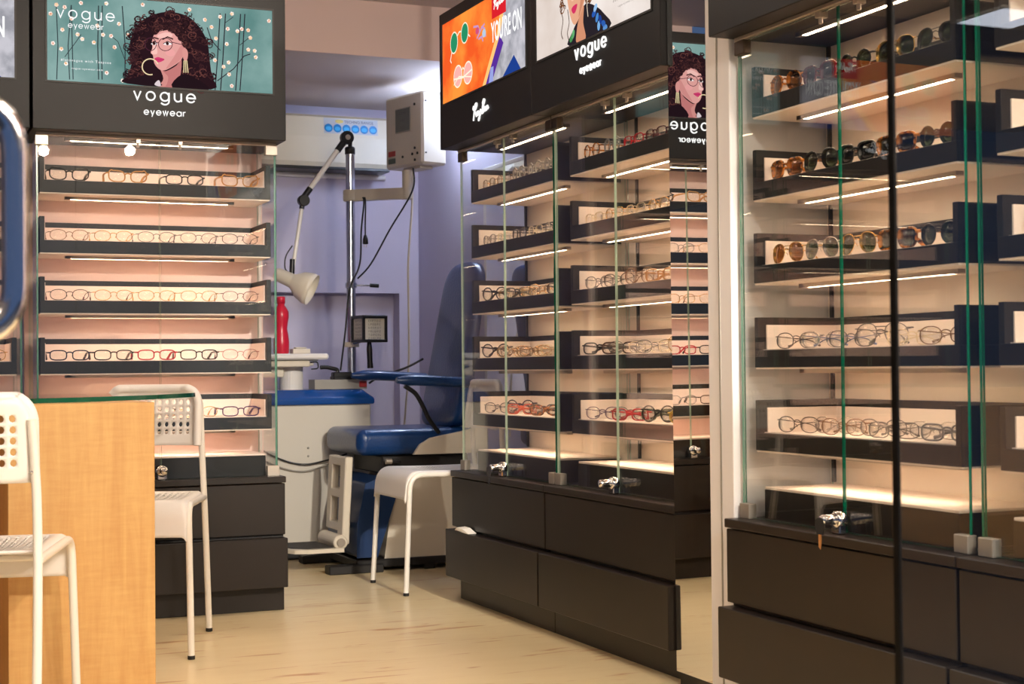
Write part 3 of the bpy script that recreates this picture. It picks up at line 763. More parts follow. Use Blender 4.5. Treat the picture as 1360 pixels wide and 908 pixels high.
LC = {'clear': glassmat('lens_clear', (.985, .985, .98), 1.5), 'brown': glassmat('lens_brown', (.42, .25, .08), 1.5), 'green': glassmat('lens_green', (.16, .22, .13), 1.5),
      'dark': glassmat('lens_dark', (.05, .05, .05), 1.5), 'grey': glassmat('lens_grey', (.26, .30, .29), 1.5)}
ORD = ['first', 'second', 'third', 'fourth', 'fifth', 'sixth', 'seventh', 'eighth', 'ninth']
ROWN = ['top', 'second', 'third', 'fourth', 'fifth']
SHN = {'oval': 'oval', 'rect': 'rectangular', 'round': 'round', 'cat': 'cat-eye', 'aviator': 'aviator', 'wayfarer': 'square'}
def eyewear(kind, col, lens, temples, loc, rz, label, group, tcol=None, sc=1., tilt=0.):
    metal = col in ('gold', 'silver', 'dark silver', 'bronze', 'rose', 'cream') or (col in ('black', 'maroon', 'purple', 'blue') and kind in ('oval',))
    fr = .0011 if metal else .0021
    if kind == 'wayfarer': fr = .0031
    if col == 'clear': fr = .0026
    if kind == 'cat': fr = .0023
    ms = shape(kind, fr, temples, metal)
    sun = lens != 'clear'
    t = thing('sunglasses' if sun else 'eyeglasses', label, 'sunglasses' if sun else 'glasses', loc, rz, group)
    t.rotation_euler = (tilt, 0, rz); t.scale = (sc, sc, sc)
    for me, nm in zip(ms, ('frame', 'lens', 'lens', 'temple', 'temple')):
        o = bpy.data.objects.new(nm, me); COL.objects.link(o); o.parent = t
        o.material_slots[0].link = 'OBJECT'
        o.material_slots[0].material = LC[lens] if nm == 'lens' else FC[tcol] if (tcol and nm == 'temple') else FC[col]
    return t
TRAY = {A_LOC: (.03, .80), (-.322, 5.165, 0): (.03, .80), B_LOC: (.058, .775), C_LOC: (.072, .80), D_LOC: (.04, .78), E_LOC: (.05, .80)}
def fill(loc, rz, row, a, b, specs, cab, vpos, yaw=0., sc=1., temples='fold', only=None, end='from the left', stag=0.):
    """specs: (kind, colour, lens[, temple colour]) across one tray between a and b"""
    n = len(specs); lo, hi = TRAY[loc]; hw = .082 * sc
    lo += .020 + hw; hi -= .020 + hw
    if n == 1: lo = hi = (a + b) / 2
    z = ROWB[row] + .0476
    sun = specs[0][2] != 'clear'
    for i, sp in enumerate(specs):
        u = lo + (hi - lo) * i / max(1, n - 1)
        tc = sp[3] if len(sp) > 3 else None
        noun = 'sunglasses' if sp[2] != 'clear' else 'eyeglasses'
        cn = {'clear': 'clear-framed', 'cream': 'cream'}.get(sp[1], sp[1])
        ln = '' if sp[2] == 'clear' else '%s-lensed ' % sp[2]
        pos = ('lone pair' if n == 1 else ORD[i] + ' %s' % end)
        lab = '%s%s %s %s, %s, %s shelf %s' % (ln, cn, SHN[sp[0]], noun, pos, ROWN[row], cab)
        v = vpos + (stag if i % 2 else -stag)
        p = cab_pt(loc, rz, u, v, z)
        y = yaw + rnd.uniform(-.06, .06) * (.3 if temples == 'open' else 1)
        eyewear(sp[0], sp[1], sp[2], sp[4] if len(sp) > 4 else temples, p, rz + y, lab, '%s on the %s shelf %s' % (noun, ROWN[row], cab), tc, sc)

c = 'clear'
cA = 'under the teal advert'
fill(A_LOC, 0, 0, .055, .785, [('cat', 'black', c), ('cat', 'tan', c), ('rect', 'black', c), ('cat', 'tan', c)], cA, TF + .03, .0, .96, 'open')
fill(A_LOC, 0, 1, .05, .785, [('oval', 'bronze', c), ('oval', 'gold', c), ('oval', 'dark silver', c), ('oval', 'dark silver', c, 'brown'), ('oval', 'black', c)], cA, TF + .035, 0, .96, 'open')
fill(A_LOC, 0, 2, .05, .785, [('oval', 'black', c, 'maroon'), ('oval', 'gold', c, 'brown'), ('oval', 'gold', c), ('oval', 'gold', c), ('oval', 'maroon', c)], cA, TF + .035, 0, .96, 'open')
fill(A_LOC, 0, 3, .05, .785, [('rect', 'navy', c), ('rect', 'black', c, 'brown'), ('rect', 'red', c), ('rect', 'black', c), ('oval', 'rose', c, 'maroon')], cA, TF + .04, 0, .96, 'open')
fill(A_LOC, 0, 4, .05, .785, [('oval', 'black', c), ('rect', 'brown', c), ('oval', 'dark silver', c), ('oval', 'gold', c), ('rect', 'purple', c)], cA, TF + .04, 0, .96, 'open')
for r, sp in ((1, ('oval', 'gold', c)), (3, ('oval', 'gold', c, 'brown'))):
    fill((-.322, 5.165, 0), 0, r, .64, .77, [sp], 'behind the blue door handle', TF + .05)
cB = 'under the orange advert'
fe = 'from the far end'
fill(B_LOC, RZ, 0, .07, .77, [('oval', 'gold', c), ('oval', 'gold', c, 'brown'), ('round', 'clear', c), ('round', 'clear', c), ('round', 'clear', c)], cB, TF + .03, .0, .89, 'open', end=fe)
fill(B_LOC, RZ, 1, .10, .77, [('oval', 'black', c), ('rect', 'cream', c), ('rect', 'black', c), ('rect', 'cream', c), ('oval', 'silver', c)], cB, TF + .03, .0, .89, 'open', end=fe)
fill(B_LOC, RZ, 2, .08, .77, [('round', 'black', c), ('oval', 'gold', c), ('rect', 'black', c), ('rect', 'gold', c), ('oval', 'gold', c), ('rect', 'brown', c)], cB, TF + .055, .40, .98, end=fe, stag=.01)
fill(B_LOC, RZ, 3, .08, .77, [('round', 'black', c), ('oval', 'gold', c), ('oval', 'bronze', c), ('oval', 'gold', c), ('rect', 'bronze', c), ('oval', 'gold', c), ('oval', 'cream', c)], cB, TF + .06, .55, .98, end=fe, stag=.012)
fill(B_LOC, RZ, 4, .09, .77, [('oval', 'dark silver', c), ('round', 'navy', c), ('rect', 'orange', c), ('rect', 'black', c), ('rect', 'tortoiseshell', c), ('rect', 'brown', c)], cB, TF + .075, .5, .98, end=fe, stag=.02)
cC = 'beside the tall mirror'
fill(C_LOC, RZ, 0, .08, .80, [('round', 'tortoiseshell', c), ('round', 'grey', c), ('rect', 'red', c), ('rect', 'maroon', c), ('round', 'tan', c)], cC, TF + .03, .0, .89, 'open', end=fe)
fill(C_LOC, RZ, 1, .10, .80, [('rect', 'cream', c), ('oval', 'gold', c), ('rect', 'cream', c), ('oval', 'gold', c), ('rect', 'cream', c)], cC, TF + .035, .0, .89, 'open', end=fe)
fill(C_LOC, RZ, 2, .08, .80, [('oval', 'dark silver', c), ('oval', 'black', c), ('round', 'bronze', c), ('rect', 'tan', c), ('round', 'cream', c)], cC, TF + .045, .25, 1., end=fe)
fill(C_LOC, RZ, 3, .08, .80, [('rect', 'black', c), ('rect', 'brown', c), ('oval', 'dark silver', c), ('rect', 'cream', c), ('oval', 'dark silver', c), ('rect', 'cream', c), ('round', 'gold', c)], cC, TF + .06, .5, 1., end=fe, stag=.012)
fill(C_LOC, RZ, 4, .09, .80, [('oval', 'purple', c), ('oval', 'black', c), ('rect', 'red', c), ('rect', 'olive', c), ('round', 'black', c), ('rect', 'tortoiseshell', c), ('oval', 'yellow', c)], cC, TF + .08, .45, 1., end=fe, stag=.025)
cD = 'in the sunglasses cabinet'
fill(D_LOC, RZ, 0, .07, .78, [('aviator', 'tortoiseshell', 'brown'), ('wayfarer', 'maroon', 'dark'), ('round', 'black', 'green'), ('aviator', 'gold', 'green'), ('aviator', 'dark silver', 'green')], cD, TF + .03, 0, .93, 'open', end=fe)
fill(D_LOC, RZ, 1, .07, .78, [('wayfarer', 'tortoiseshell', 'brown'), ('aviator', 'black', 'green'), ('wayfarer', 'black', 'dark'), ('wayfarer', 'tortoiseshell', 'dark'), ('round', 'black', 'green')], cD, TF + .03, 0, .93, 'open', end=fe)
fill(D_LOC, RZ, 2, .05, .78, [('aviator', 'gold', 'brown'), ('aviator', 'silver', 'green'), ('aviator', 'gold', 'green'), ('wayfarer', 'tortoiseshell', 'grey'), ('round', 'black', 'grey')], cD, TF + .03, 0, .93, 'open', end=fe)
fill(D_LOC, RZ, 3, .08, .78, [('oval', 'dark silver', c, 'brown'), ('oval', 'silver', c, 'blue'), ('oval', 'dark silver', c, 'blue'), ('aviator', 'dark silver', c), ('rect', 'cream', c), ('oval', 'bronze', c)], cD, TF + .05, .3, 1., end=fe)
fill(D_LOC, RZ, 4, .06, .78, [('oval', 'black', c), ('oval', 'silver', c), ('oval', 'bronze', c), ('oval', 'dark silver', c), ('rect', 'dark silver', c), ('oval', 'silver', c), ('rect', 'grey', c)], cD, TF + .07, .25, 1., end=fe, stag=.02)
fill(E_LOC, RZ, 2, .095, .235, [('wayfarer', 'black', 'dark')], 'of the doorway cabinet', TF + .03, 0, .96, 'open')

# keys hanging in two of the locks, paper caught in a drawer
def key_thing(loc, rz, mid, label, mat):
    p = cab_pt(loc, rz, mid, -.0145, .492)
    t = thing('key', label, 'key', p, rz + .5)
    k = 'blackp' if mat == 'k' else 'chrome'; k2 = 'brass' if mat == 'k' else 'chrome'
    g = G(); g.prism([(.0, .006), (.009, .002), (.011, -.012), (.007, -.030), (-.007, -.030), (-.011, -.012), (-.009, .002)], -.0022, .0022, k, T=lambda x, y, z: (x, z, y)); g.build('bow', t)
    g = G(); g.prism([(-.0035, -.029), (.0035, -.029), (.0035, -.050), (.001, -.062), (-.0035, -.056)], -.001, .001, k2, T=lambda x, y, z: (x, z, y)); g.build('blade', t)
    return t
key_thing(B_LOC, RZ, .406, 'silver key hanging in the lock under the orange advert', 'c')
key_thing(D_LOC, RZ, .419, 'black-headed key hanging in the lock of the sunglasses cabinet', 'k')
g = G()
P0 = [cab_pt(B_LOC, RZ, u, v, z) for u, v, z in ((.12, -.03, .258), (.16, -.038, .262), (.20, -.034, .258), (.235, -.026, .2545))]
vs = []
for (x, y, z), w in zip(P0, (.004, .010, .012, .002)):
    vs += [(x, y, z), (x + .03, y, z + w * .2), (x, y, z + w), (x + .03, y, z + w * 1.2)]
fs = []
for i in range(3):
    a = i * 4; fs += [(a, a + 4, a + 6, a + 2), (a + 1, a + 3, a + 7, a + 5), (a + 2, a + 6, a + 7, a + 3), (a, a + 1, a + 5, a + 4)]
g.add(vs, fs + [(0, 2, 3, 1), (12, 13, 15, 14)], 'paper')
tag(g.build('paper_slip'), 'white slip of paper sticking out above the drawer under the orange advert', 'paper')

# ------------------------------------------------------------------ tall mirror, pilaster
t = thing('tall_mirror', 'tall frameless mirror standing between the display cabinets, reflecting the teal advert', 'mirror', (1.953, 3.415, 0))
g = G()
for x0, x1, m_, fm_ in ((0, .005, 'edge', 'mirror'),):
    y0, y1, z0, z1, ln = -.108, .106, .035, 2.335, -.0105
    vs = [(0, y0, z0), (0, y1, z0), (ln, y1, z1), (ln, y0, z1)]; vb = [(x + .006, y, z) for x, y, z in vs]
    g.add(vs + vb, [(3, 2, 1, 0)], 'mirror'); g.add(vs + vb, [(4, 5, 6, 7), (0, 1, 5, 4), (1, 2, 6, 5), (2, 3, 7, 6), (3, 0, 4, 7)], 'edge')
g.build('mirror_plate', t)
g = G(); g.box(.0075, .022, -.1, .1, .0, 2.33, 'kickdk'); g.build('backing_board', t)
g = G(); g.box(1.93, 2.24, 3.19, 3.302, 0, 2.34, 'pil', .002); g.box(1.9285, 1.9305, 3.243, 3.249, 0, 2.34, 'grey')
struct(g.build('trim_1'), 'white pilaster between the mirror and the sunglasses cabinet')

# ------------------------------------------------------------------ white chairs
def perforated(P, us, vs_, hole, r, mat):
    """sheet P(u,v) split in cells; hole(i,j) -> True where the cell has a round hole of radius r"""
    g = G(); V = {}
    L = []
    def vid(u, v):
        k = (round(u, 6), round(v, 6))
        if k not in V: V[k] = len(L); L.append(P(u, v))
        return V[k]
    F = []
    for i in range(len(us) - 1):
        for j in range(len(vs_) - 1):
            u0, u1, v0, v1 = us[i], us[i + 1], vs_[j], vs_[j + 1]
            um, vm = (u0 + u1) / 2, (v0 + v1) / 2
            ring = [vid(u0, v0), vid(um, v0), vid(u1, v0), vid(u1, vm), vid(u1, v1), vid(um, v1), vid(u0, v1), vid(u0, vm)]
            if hole(i, j):
                an = [225, 270, 315, 0, 45, 90, 135, 180]
                h = [vid(um + r * math.cos(math.radians(a)), vm + r * math.sin(math.radians(a))) for a in an]
                for q in range(8): F.append((ring[q], ring[(q + 1) % 8], h[(q + 1) % 8], h[q]))
            else:
                cc = vid(um, vm)
                for q in range(8): F.append((ring[q], ring[(q + 1) % 8], cc))
    g.add(L, F, mat, True)
    return g
_chair = {}
def chair_meshes():
    hw = .186
    def back(u, v):           # u across -1..1 , v height 0..1
        z = .592 + v * .178
        k = 1.
        if v > .7: q = (v - .7) / .3; k = 1 - .30 * (1 - math.sqrt(max(0, 1 - q * q * .97)))
        x = u * .140 * k
        y = -.168 - .026 * v - .018 * (1 - u * u) + .012
        if abs(u) > .9: y += .02 * ((abs(u) - .9) / .1) ** 2
        if v > .93: y += .010 * ((v - .93) / .07) ** 2
        return (x, y, z)
    nu = 10
    us = [-1, -.9] + [-.81 + 1.62 * i / nu for i in range(nu + 1)] + [.9, 1]
    vv = [0, .11] + [.17 + .65 * i / 5 for i in range(6)] + [.86, .90, .94, .97, 1]
    # isotropic hole: u spans .176 m, v spans .178 m
    gb = perforated(back, us, vv, lambda i, j: 2 <= i < 2 + nu and 2 <= j < 7, .047, 'white')
    def seat(u, v):           # u across, v 0 back .. 1 front
        s = v * .46
        if s < .33: y = -.155 + s; z = .447 - .012 * math.sin(PI * min(1, s / .33)) * (1 - u * u)
        else:
            a = min((s - .33) / .05, PI / 2 * .92); y = -.155 + .33 + .05 * math.sin(a); z = .447 - .05 * (1 - math.cos(a))
            rest = s - .33 - a * .05
            if rest > 0: y += rest * .10; z -= rest * .98
        x = u * (.150 + .032 * min(1, v / .8))
        if abs(u) > .92: z -= .014 * ((abs(u) - .92) / .08) ** 2
        return (x, y, z)
    us2 = [-1, -.92] + [-.84 + 1.68 * i / 14 for i in range(15)] + [.92, 1]
    vs2 = [0, .05] + [.08 + .60 * i / 13 for i in range(14)] + [.72, .76, .80, .84, .88, .92, .96, 1]
    gs = perforated(seat, us2, vs2, lambda i, j: 2 <= i < 16 and 2 <= j < 15, .033, 'white')
    ob = gb.build('backrest'); os_ = gs.build('seat')
    # rolled rim of the backrest
    g = G()
    vr = [0, .1, .2, .3, .4, .5, .6, .7, .74, .78, .82, .86, .90, .93, .955, .975, .99, 1]
    rim = [back(-1, v) for v in vr] + [back(-1 + 2 * i / 16, 1) for i in range(1, 16)] + [back(1, v) for v in vr[::-1]]
    g.tube(rim, .0125, 'white', 10); orim = g.build('rim')
    fl = []; caps = []
    for s in (-1, 1):
        g = G()
        p = fillet([(s * .195, .235, .008), (s * .184, .212, .437), (s * .152, -.168, .430)], .055, 8)
        g.tube(p, .0098, 'wtube', 12); fl.append(g.build('leg'))
        g = G(); g.cyl((s * .195, .235, 0), (s * .1948, .2345, .012), .0105, 'rubber', 12); caps.append(g.build('foot_cap'))
        g = G()
        p = catmull([(s * .152, -.24, .008), (s * .152, -.205, .25), (s * .151, -.178, .43), (s * .148, -.166, .56), (s * .144, -.172, .65), (s * .140, -.182, .725)], 5)
        g.tube(p, .0098, 'wtube', 12); fl.append(g.build('leg'))
        g = G(); g.cyl((s * .152, -.24, 0), (s * .152, -.2395, .012), .0105, 'rubber', 12); caps.append(g.build('foot_cap'))
    cr = []
    for y, xx in ((-.12, .156), (.12, .174)):
        g = G(); g.tube([(-xx, y, .4310), (xx, y, .4310)], .007, 'wtube', 10); cr.append(g.build('cross_bar'))
    sc_ = []
    for s in (-1, 1):
        g = G(); g.lathe([(0, 0), (.004, 0), (.004, .003), (0, .004)], 'chrome', (s * .140, -.188, .615), (0, -1, 0), 10); sc_.append(g.build('screw'))
    d = dict(back=ob.data, seat=os_.data, rim=orim.data, legs=[o.data for o in fl], caps=[o.data for o in caps], bars=[o.data for o in cr], screws=[o.data for o in sc_])
    for o in [ob, os_, orim] + fl + caps + cr + sc_: bpy.data.objects.remove(o)
    return d
CH = chair_meshes()
def chair(loc, face, label):
    """face: world direction the sitter looks"""
    t = thing('chair', label, 'chair', (loc[0], loc[1], 0), math.atan2(face[1], face[0]) - PI / 2, 'white perforated chairs')
    def put(nm, me, par):
        o = bpy.data.objects.new(nm, me); COL.objects.link(o); o.parent = par; return o
    s = put('seat', CH['seat'], t); b = put('backrest', CH['back'], t)
    for o, th in ((s, .006), (b, .006)):
        m = o.modifiers.new('thick', 'SOLIDIFY'); m.thickness = th; m.offset = 0
    put('rim', CH['rim'], b)
    for me in CH['screws']: put('screw', me, b)
    for i in range(4): put('foot_cap', CH['caps'][i], put('leg', CH['legs'][i], t))
    for me in CH['bars']: put('cross_bar', me, t)
    return t
chair((.235, 3.549), (.208, .978), 'white perforated chair in front of the wooden desk, nearest the door handle')
chair((.790, 4.715), (-.392, -.920), 'white perforated chair tucked behind the wooden desk, before the teal advert cabinet')
chair((2.068, 5.508), (-1, .0), 'white perforated chair in front of the blue examination chair')

# ------------------------------------------------------------------ desk with a glass top
t = thing('desk', 'maple desk with a green-edged glass top between two white chairs', 'desk', (.47, 4.15, 0))
def DL(x, y): return (x - .47, y - 4.15)
g = G(); x0, y0 = DL(.330, 3.85); x1, y1 = DL(.676, 4.30); g.box(x0, x1, y0, y1, 0, .7465, 'maple', .0015); g.build('pedestal', t)
g = G(); x0, y0 = DL(-.7, 4.16); x1, y1 = DL(.329, 4.19); g.box(x0, x1, y0, y1, 0, .7465, 'mapleshade', .0015); g.build('modesty_panel', t)
g = G(); x0, y0 = DL(-1.05, 3.85); x1, y1 = DL(-.70, 4.30); g.box(x0, x1, y0, y1, 0, .7465, 'maple', .0015); g.build('pedestal', t)
edge = [(-1.1, 3.80), (-.4, 3.83), (.2, 3.868), (.366, 3.878), (.410, 3.925), (.503, 3.98), (.607, 4.076), (.743, 4.233), (.85, 4.41), (.915, 4.545), (.925, 4.63), (.88, 4.68), (.78, 4.70), (.4, 4.62), (0, 4.52), (-.6, 4.45), (-1.1, 4.42)]
ep = [(p.x, p.y) for p in catmull([(*DL(*e), 0) for e in edge], 4)]
g = G(); g.prism(ep, .747, .759, 'glass', side='edge', smooth=True); g.build('glass_top', t)

# ------------------------------------------------------------------ the room
def plane(name, vs, mat, label=None):
    g = G(); g.add(vs, [(0, 1, 2, 3)], mat); return struct(g.build(name), label)
g = G(); g.box(-3.6, 7, 1.42, 7.6, -.06, 0, 'floor'); struct(g.build('floor'))
g = G(); g.box(-3.6, 7, -5, 1.42, -.06, 0, 'corridor'); struct(g.build('floor_corridor'))
# alcove: back wall with a shallow niche, lower ceiling, soffit face
g = G()
Yb = 7.3
g.box(.5, 1.42, Yb, Yb + .12, 0, 2.13, 'wall'); g.box(1.42, 2.495, Yb, Yb + .12, 1.203, 2.13, 'wall'); g.box(2.495, 2.75, Yb, Yb + .12, 0, 2.13, 'wall')
g.box(1.42, 2.495, Yb + .09, Yb + .12, 0, 1.203, 'wall'); struct(g.build('wall_back'), 'lavender back wall with a shallow niche')
g = G(); g.box(2.60, 2.72, 1.0, 7.3, 0, 2.36, 'wall'); struct(g.build('wall_right'))
g = G(); g.box(.42, .5, 5.52, 7.42, 0, 2.13, 'wall'); struct(g.build('wall_alcove'))
g = G(); g.box(-3.6, .42, 5.52, 5.62, 0, 2.34, 'bluewall'); struct(g.build('wall_partition'))
g = G(); g.box(-3.7, -3.6, 1.0, 5.62, 0, 2.36, 'bluewall'); struct(g.build('wall_left'))
g = G(); g.box(.42, 2.6, 6.05, 7.42, 2.115, 2.36, 'ceil'); g.box(.42, 2.6, 6.04, 6.05, 2.113, 2.34, 'soffit'); struct(g.build('ceiling_soffit'))
g = G(); g.box(-3.6, 7, -5, 6.04, 2.34, 2.42, 'ceil'); struct(g.build('ceiling'))
# right-hand wall behind the cabinets
g = G(); g.box(2.262, 2.30, 1.2, 4.36, 0, 2.34, 'soffit'); struct(g.build('wall_cabinets'))

# shop front: open left door with its pull handle, right-hand glass door
g = G(); g.box(.028, .038, .7, 1.9, .02, 2.25, 'doorglass'); d = struct(g.build('door_1'), 'open glass shop door carrying the pull handle')
g = G()
HZ0, HZ1, HX = .856, 1.072, .1355
g.tube(fillet([(.039, 1.5, HZ1), (HX, 1.5, HZ1), (HX, 1.5, HZ0), (.039, 1.5, HZ0)], .055, 9), .0125, 'chrome', 18)
g.build('pull_handle', d)
g = G(); g.box(1.1365, 2.55, 1.5, 1.51, .01, 2.3, 'doorglass'); d = struct(g.build('door_2'), 'clear glass shop door standing before the sunglasses cabinet')
g = G(); g.box(1.1315, 1.1362, 1.499, 1.511, .01, 2.3, 'seal', .001); g.build('edge_seal', d)

# globe lamps, corridor panel, and added lights over the shop
def globe(x, y, z, label):
    t = thing('ceiling_light', label, 'ceiling light', (x, y, 2.34), 0, 'round globe ceiling lamps')
    g = G(); g.cyl((0, 0, -.014), (0, 0, 0), .045, 'lampring', 24); g.build('rose', t)
    h = 2.34 - z
    g = G(); r = .030; g.lathe([(r * math.sin(PI * k / 12), -h - r * math.cos(PI * k / 12)) for k in range(12)] + [(.014, -h + r * 1.0)], 'lampw', (0, 0, 0), (0, 0, 1), 24); g.build('globe', t)
    g = G(); g.cyl((0, 0, -h + r), (0, 0, -.012), .008, 'lampring', 10); g.build('stem', t)
for x, y, l in ((1.122, 0.02, 'round globe ceiling lamp mirrored in the teal advert cabinet glass near its left corner'), (1.647, 0.203, 'round globe ceiling lamp mirrored in the teal advert cabinet glass near the middle'), (2.519, 0.046, 'round globe ceiling lamp mirrored in the teal advert cabinet glass on its alcove side')):
    globe(x, y, 2.27, l)
SPX = Vector((1.78, .42, 2.27)); aim = (Vector((2.0, 6.1, .45)) - SPX).normalized()  # spot added to strengthen the key light on the examination corner
t = thing('spotlight', 'white spot lamp added to light the examination corner, out of view', 'spotlight', (SPX.x, SPX.y, 2.34))
g = G(); g.cyl((0, 0, -.012), (0, 0, 0), .035, 'lampring', 20); g.cyl((0, 0, -.05), (0, 0, -.01), .008, 'lampring', 10); g.build('rose', t)
o0 = Vector((0, 0, -.07))
g = G(); g.lathe([(0, -.05), (.030, -.05), (.036, -.03), (.038, .045), (.034, .045), (.030, .01), (0, .005)], 'lampring', o0, aim, 24); g.build('housing', t)
sl = bpy.data.lights.new('spot_beam', 'SPOT'); sl.energy = SPOTW; sl.spot_size = math.radians(26); sl.spot_blend = .6; sl.shadow_soft_size = .03; sl.color = (1., .90, .78)
so = bpy.data.objects.new('spot_beam', sl); COL.objects.link(so); so.parent = t; so.location = o0 + aim * .05
so.rotation_euler = aim.to_track_quat('-Z', 'Y').to_euler()
for i, (x, y) in enumerate(((-1.6, 1.2), (.1, 2.4), (-1.6, 3.4), (1.15, 4.4), (1.2, 1.6))):  # unseen fill panels, added to brighten the shop
    t = thing('ceiling_panel', 'square warm white fill panel added above the shop floor, out of view', 'ceiling light', (x, y, 2.34), 0, 'added fill panels over the shop floor')
    g = G(); g.box(-.31, .31, -.31, .31, -.012, 0, 'lampring', .002); g.build('frame', t)
    g = G(); g.box(-.29, .29, -.29, .29, -.015, -.012, 'panelfill'); g.build('diffuser', t)
t = thing('ceiling_panel', 'square white ceiling light panel mirrored at the top of the shop door', 'ceiling light', (4.62, -2.3, 2.34))
g = G(); g.box(-.16, .16, -.16, .16, -.012, 0, 'lampring', .002); g.build('frame', t)
g = G(); g.box(-.145, .145, -.145, .145, -.015, -.012, 'panelw'); g.build('diffuser', t)

# ------------------------------------------------------------------ alcove furniture
# air conditioner
t = thing('air_conditioner', 'cream wall air conditioner with a row of blue dots above the steel pole', 'air conditioner', (1.95, 7.3, 1.797))
g = G()
prof = [(0, .005), (-.06, 0), (-.188, .0), (-.198, .02), (-.20, .14), (-.19, .235), (-.16, .25), (0, .25)]
pr = [(a, b) for a, b in prof]
g.prism(pr, -.45, .45, 'acw', T=lambda x, y, z: (z, x, y)); g.build('housing', t)
g = G(); g.box(-.44, .44, -.185, -.05, -.014, .012, 'blackp', .003); g.build('outlet', t)
g = G(); TT = lambda x, y, d: (x, -.2005 - d, y)
flat(g, [(.105, .158), (.375, .158), (.375, .233), (.105, .233)], lambda x, y, d: (x, -.1997 - d + .10 * max(0, y - .14), y), .001, pbr('sticker', (196, 202, 208), .4))
bl = pbr('sticker_blue', (20, 130, 200), .3); bl2 = pbr('sticker_cyan', (60, 180, 236), .3)
T2 = lambda x, y, d: (x, -.2002 - d + .10 * max(0, y - .14), y)
for i in range(6):
    flat(g, ell(.128 + .0445 * i, .184, .0205, .0205, 20), T2, .0016, bl); flat(g, ell(.128 + .0445 * i, .182, .014, .010, 16), T2, .0022, bl2)
flat(g, ell(.182, .218, .021, .009, 16), T2, .0016, pbr('sticker_yellow', (222, 204, 120), .4))
typed(g, 'TECHNO RANGE', .28, .211, .019, T2, .0018, pbr('sticker_ink', (70, 80, 110), .5))
g.build('sticker', t)
g = G(); g.tube([(1.42, 7.287, 1.775), (2.42, 7.287, 1.775)], .0128, 'white', 12); g.tube([(1.44, 7.27, 1.76), (1.44, 7.3, 1.76)], .004, 'white', 6)
tag(g.build('pipe'), 'pale conduit pipe running along the lavender wall under the air conditioner', 'pipe')

# ophthalmic unit
UX0, UX1, UY0, UY1 = 1.36, 2.092, 6.52, 7.0
t = thing('exam_unit', 'white examination unit with a glossy blue top beside the blue chair', 'exam unit', (1.73, 6.75, 0))
def U(x, y): return (x - 1.73, y - 6.75)
def ub(g, x0, x1, y0, y1, z0, z1, m, b=.0):
    a, c_ = U(x0, y0); d_, e_ = U(x1, y1); g.box(a, d_, c_, e_, z0, z1, m, b)
g = G(); ub(g, UX0 + .02, UX1 - .03, UY0 + .03, UY1, 0, .06, 'kickdk'); g.build('kickboard', t)
g = G(); ub(g, UX0, UX1, UY0, UY1, .055, .672, 'unitwhite', .006); bd = g.build('body', t)
g = G()
for zz in (.435, .400):
    x, y = U(1.805, UY0); g.lathe([(0, 0), (.005, 0), (.005, .003), (0, .003)], 'grey', (x, y, zz - .0 + .05), (0, -1, 0), 10)
g.build('screw', bd)
g = G()
a = [U(UX0 - .01, UY0 - .015), U(UX1 + .014, UY0 - .015), U(UX1 + .014, UY1), U(UX0 - .01, UY1)]
b = [U(UX0 + .02, UY0 + .035), U(UX1 - .03, UY0 + .035), U(UX1 - .03, UY1), U(UX0 + .02, UY1)]
vs = [(*p, .672) for p in a] + [(*p, .700) for p in a] + [(*p, .738) for p in b]
g.add(vs, [(3, 2, 1, 0), (8, 9, 10, 11)] + [(i, (i + 1) % 4, 4 + (i + 1) % 4, 4 + i) for i in range(4)] + [(4 + i, 4 + (i + 1) % 4, 8 + (i + 1) % 4, 8 + i) for i in range(4)], 'bluet')
tp = g.build('top', t); bv = tp.modifiers.new('bevel', 'BEVEL'); bv.width = .008; bv.segments = 3
# instrument table standing on the unit
t = thing('instrument_table', 'white instrument table on a short column above the blue unit top', 'table', (1.70, 6.72, .738))
g = G(); g.lathe([(0, 0), (.052, 0), (.052, .105), (0, .105)], 'white', (.08, -.02, 0), (0, 0, 1), 28, False); g.build('column', t)
g = G(); g.box(-.32, .03, -.09, .12, .055, .06 + .045, 'cream', .004); g.build('base_arm', t)
g = G(); g.box(-.30, .15, -.14, .14, .105, .118, 'unitwhite', .002); g.box(-.30, .13, -.15, .13, .100, .126, 'cream', .004); g.build('drawer', t)
g = G(); g.box(-.34, .212, -.17, .17, .132, .158, 'white', .008); g.build('tabletop', t)
g = G(); g.box(-.30, .17, -.14, .14, .126, .132, 'grey'); g.build('rail', t)
g = G(); g.tube(fillet([(.13, -.152, .12), (.165, -.152, .122), (.168, -.152, .092), (.135, -.152, .09)], .012), .003, 'blackp', 8); g.build('hook', t)
# bottle and small box on the table
t = thing('water_bottle', 'red plastic water bottle on the white instrument table', 'bottle', (1.72, 6.64, .8965))
g = G(); k = .0345
g.lathe([(0, 0), (.030, 0), (.034, .006), (.0345, .05), (.031, .085), (.026, .11), (.029, .135), (.0335, .16), (.033, .185), (.022, .205), (.016, .212), (.016, .222), (0, .222)], 'red', (0, 0, 0), (0, 0, 1), 28); g.build('body', t)
g = G(); g.lathe([(0, .222), (.0185, .222), (.0185, .248), (.015, .252), (0, .252)], 'red', (0, 0, 0), (0, 0, 1), 24); g.build('cap', t)
g = G(); g.box(-.045, .035, -.03, .03, 0, .022, 'cream', .003); g.box(-.03, .02, -.02, .02, .022, .029, 'creamd', .002)
o = tag(g.build('small_box'), 'small cream box beside the red bottle on the instrument table', 'box'); o.location = (1.815, 6.66, .8965)
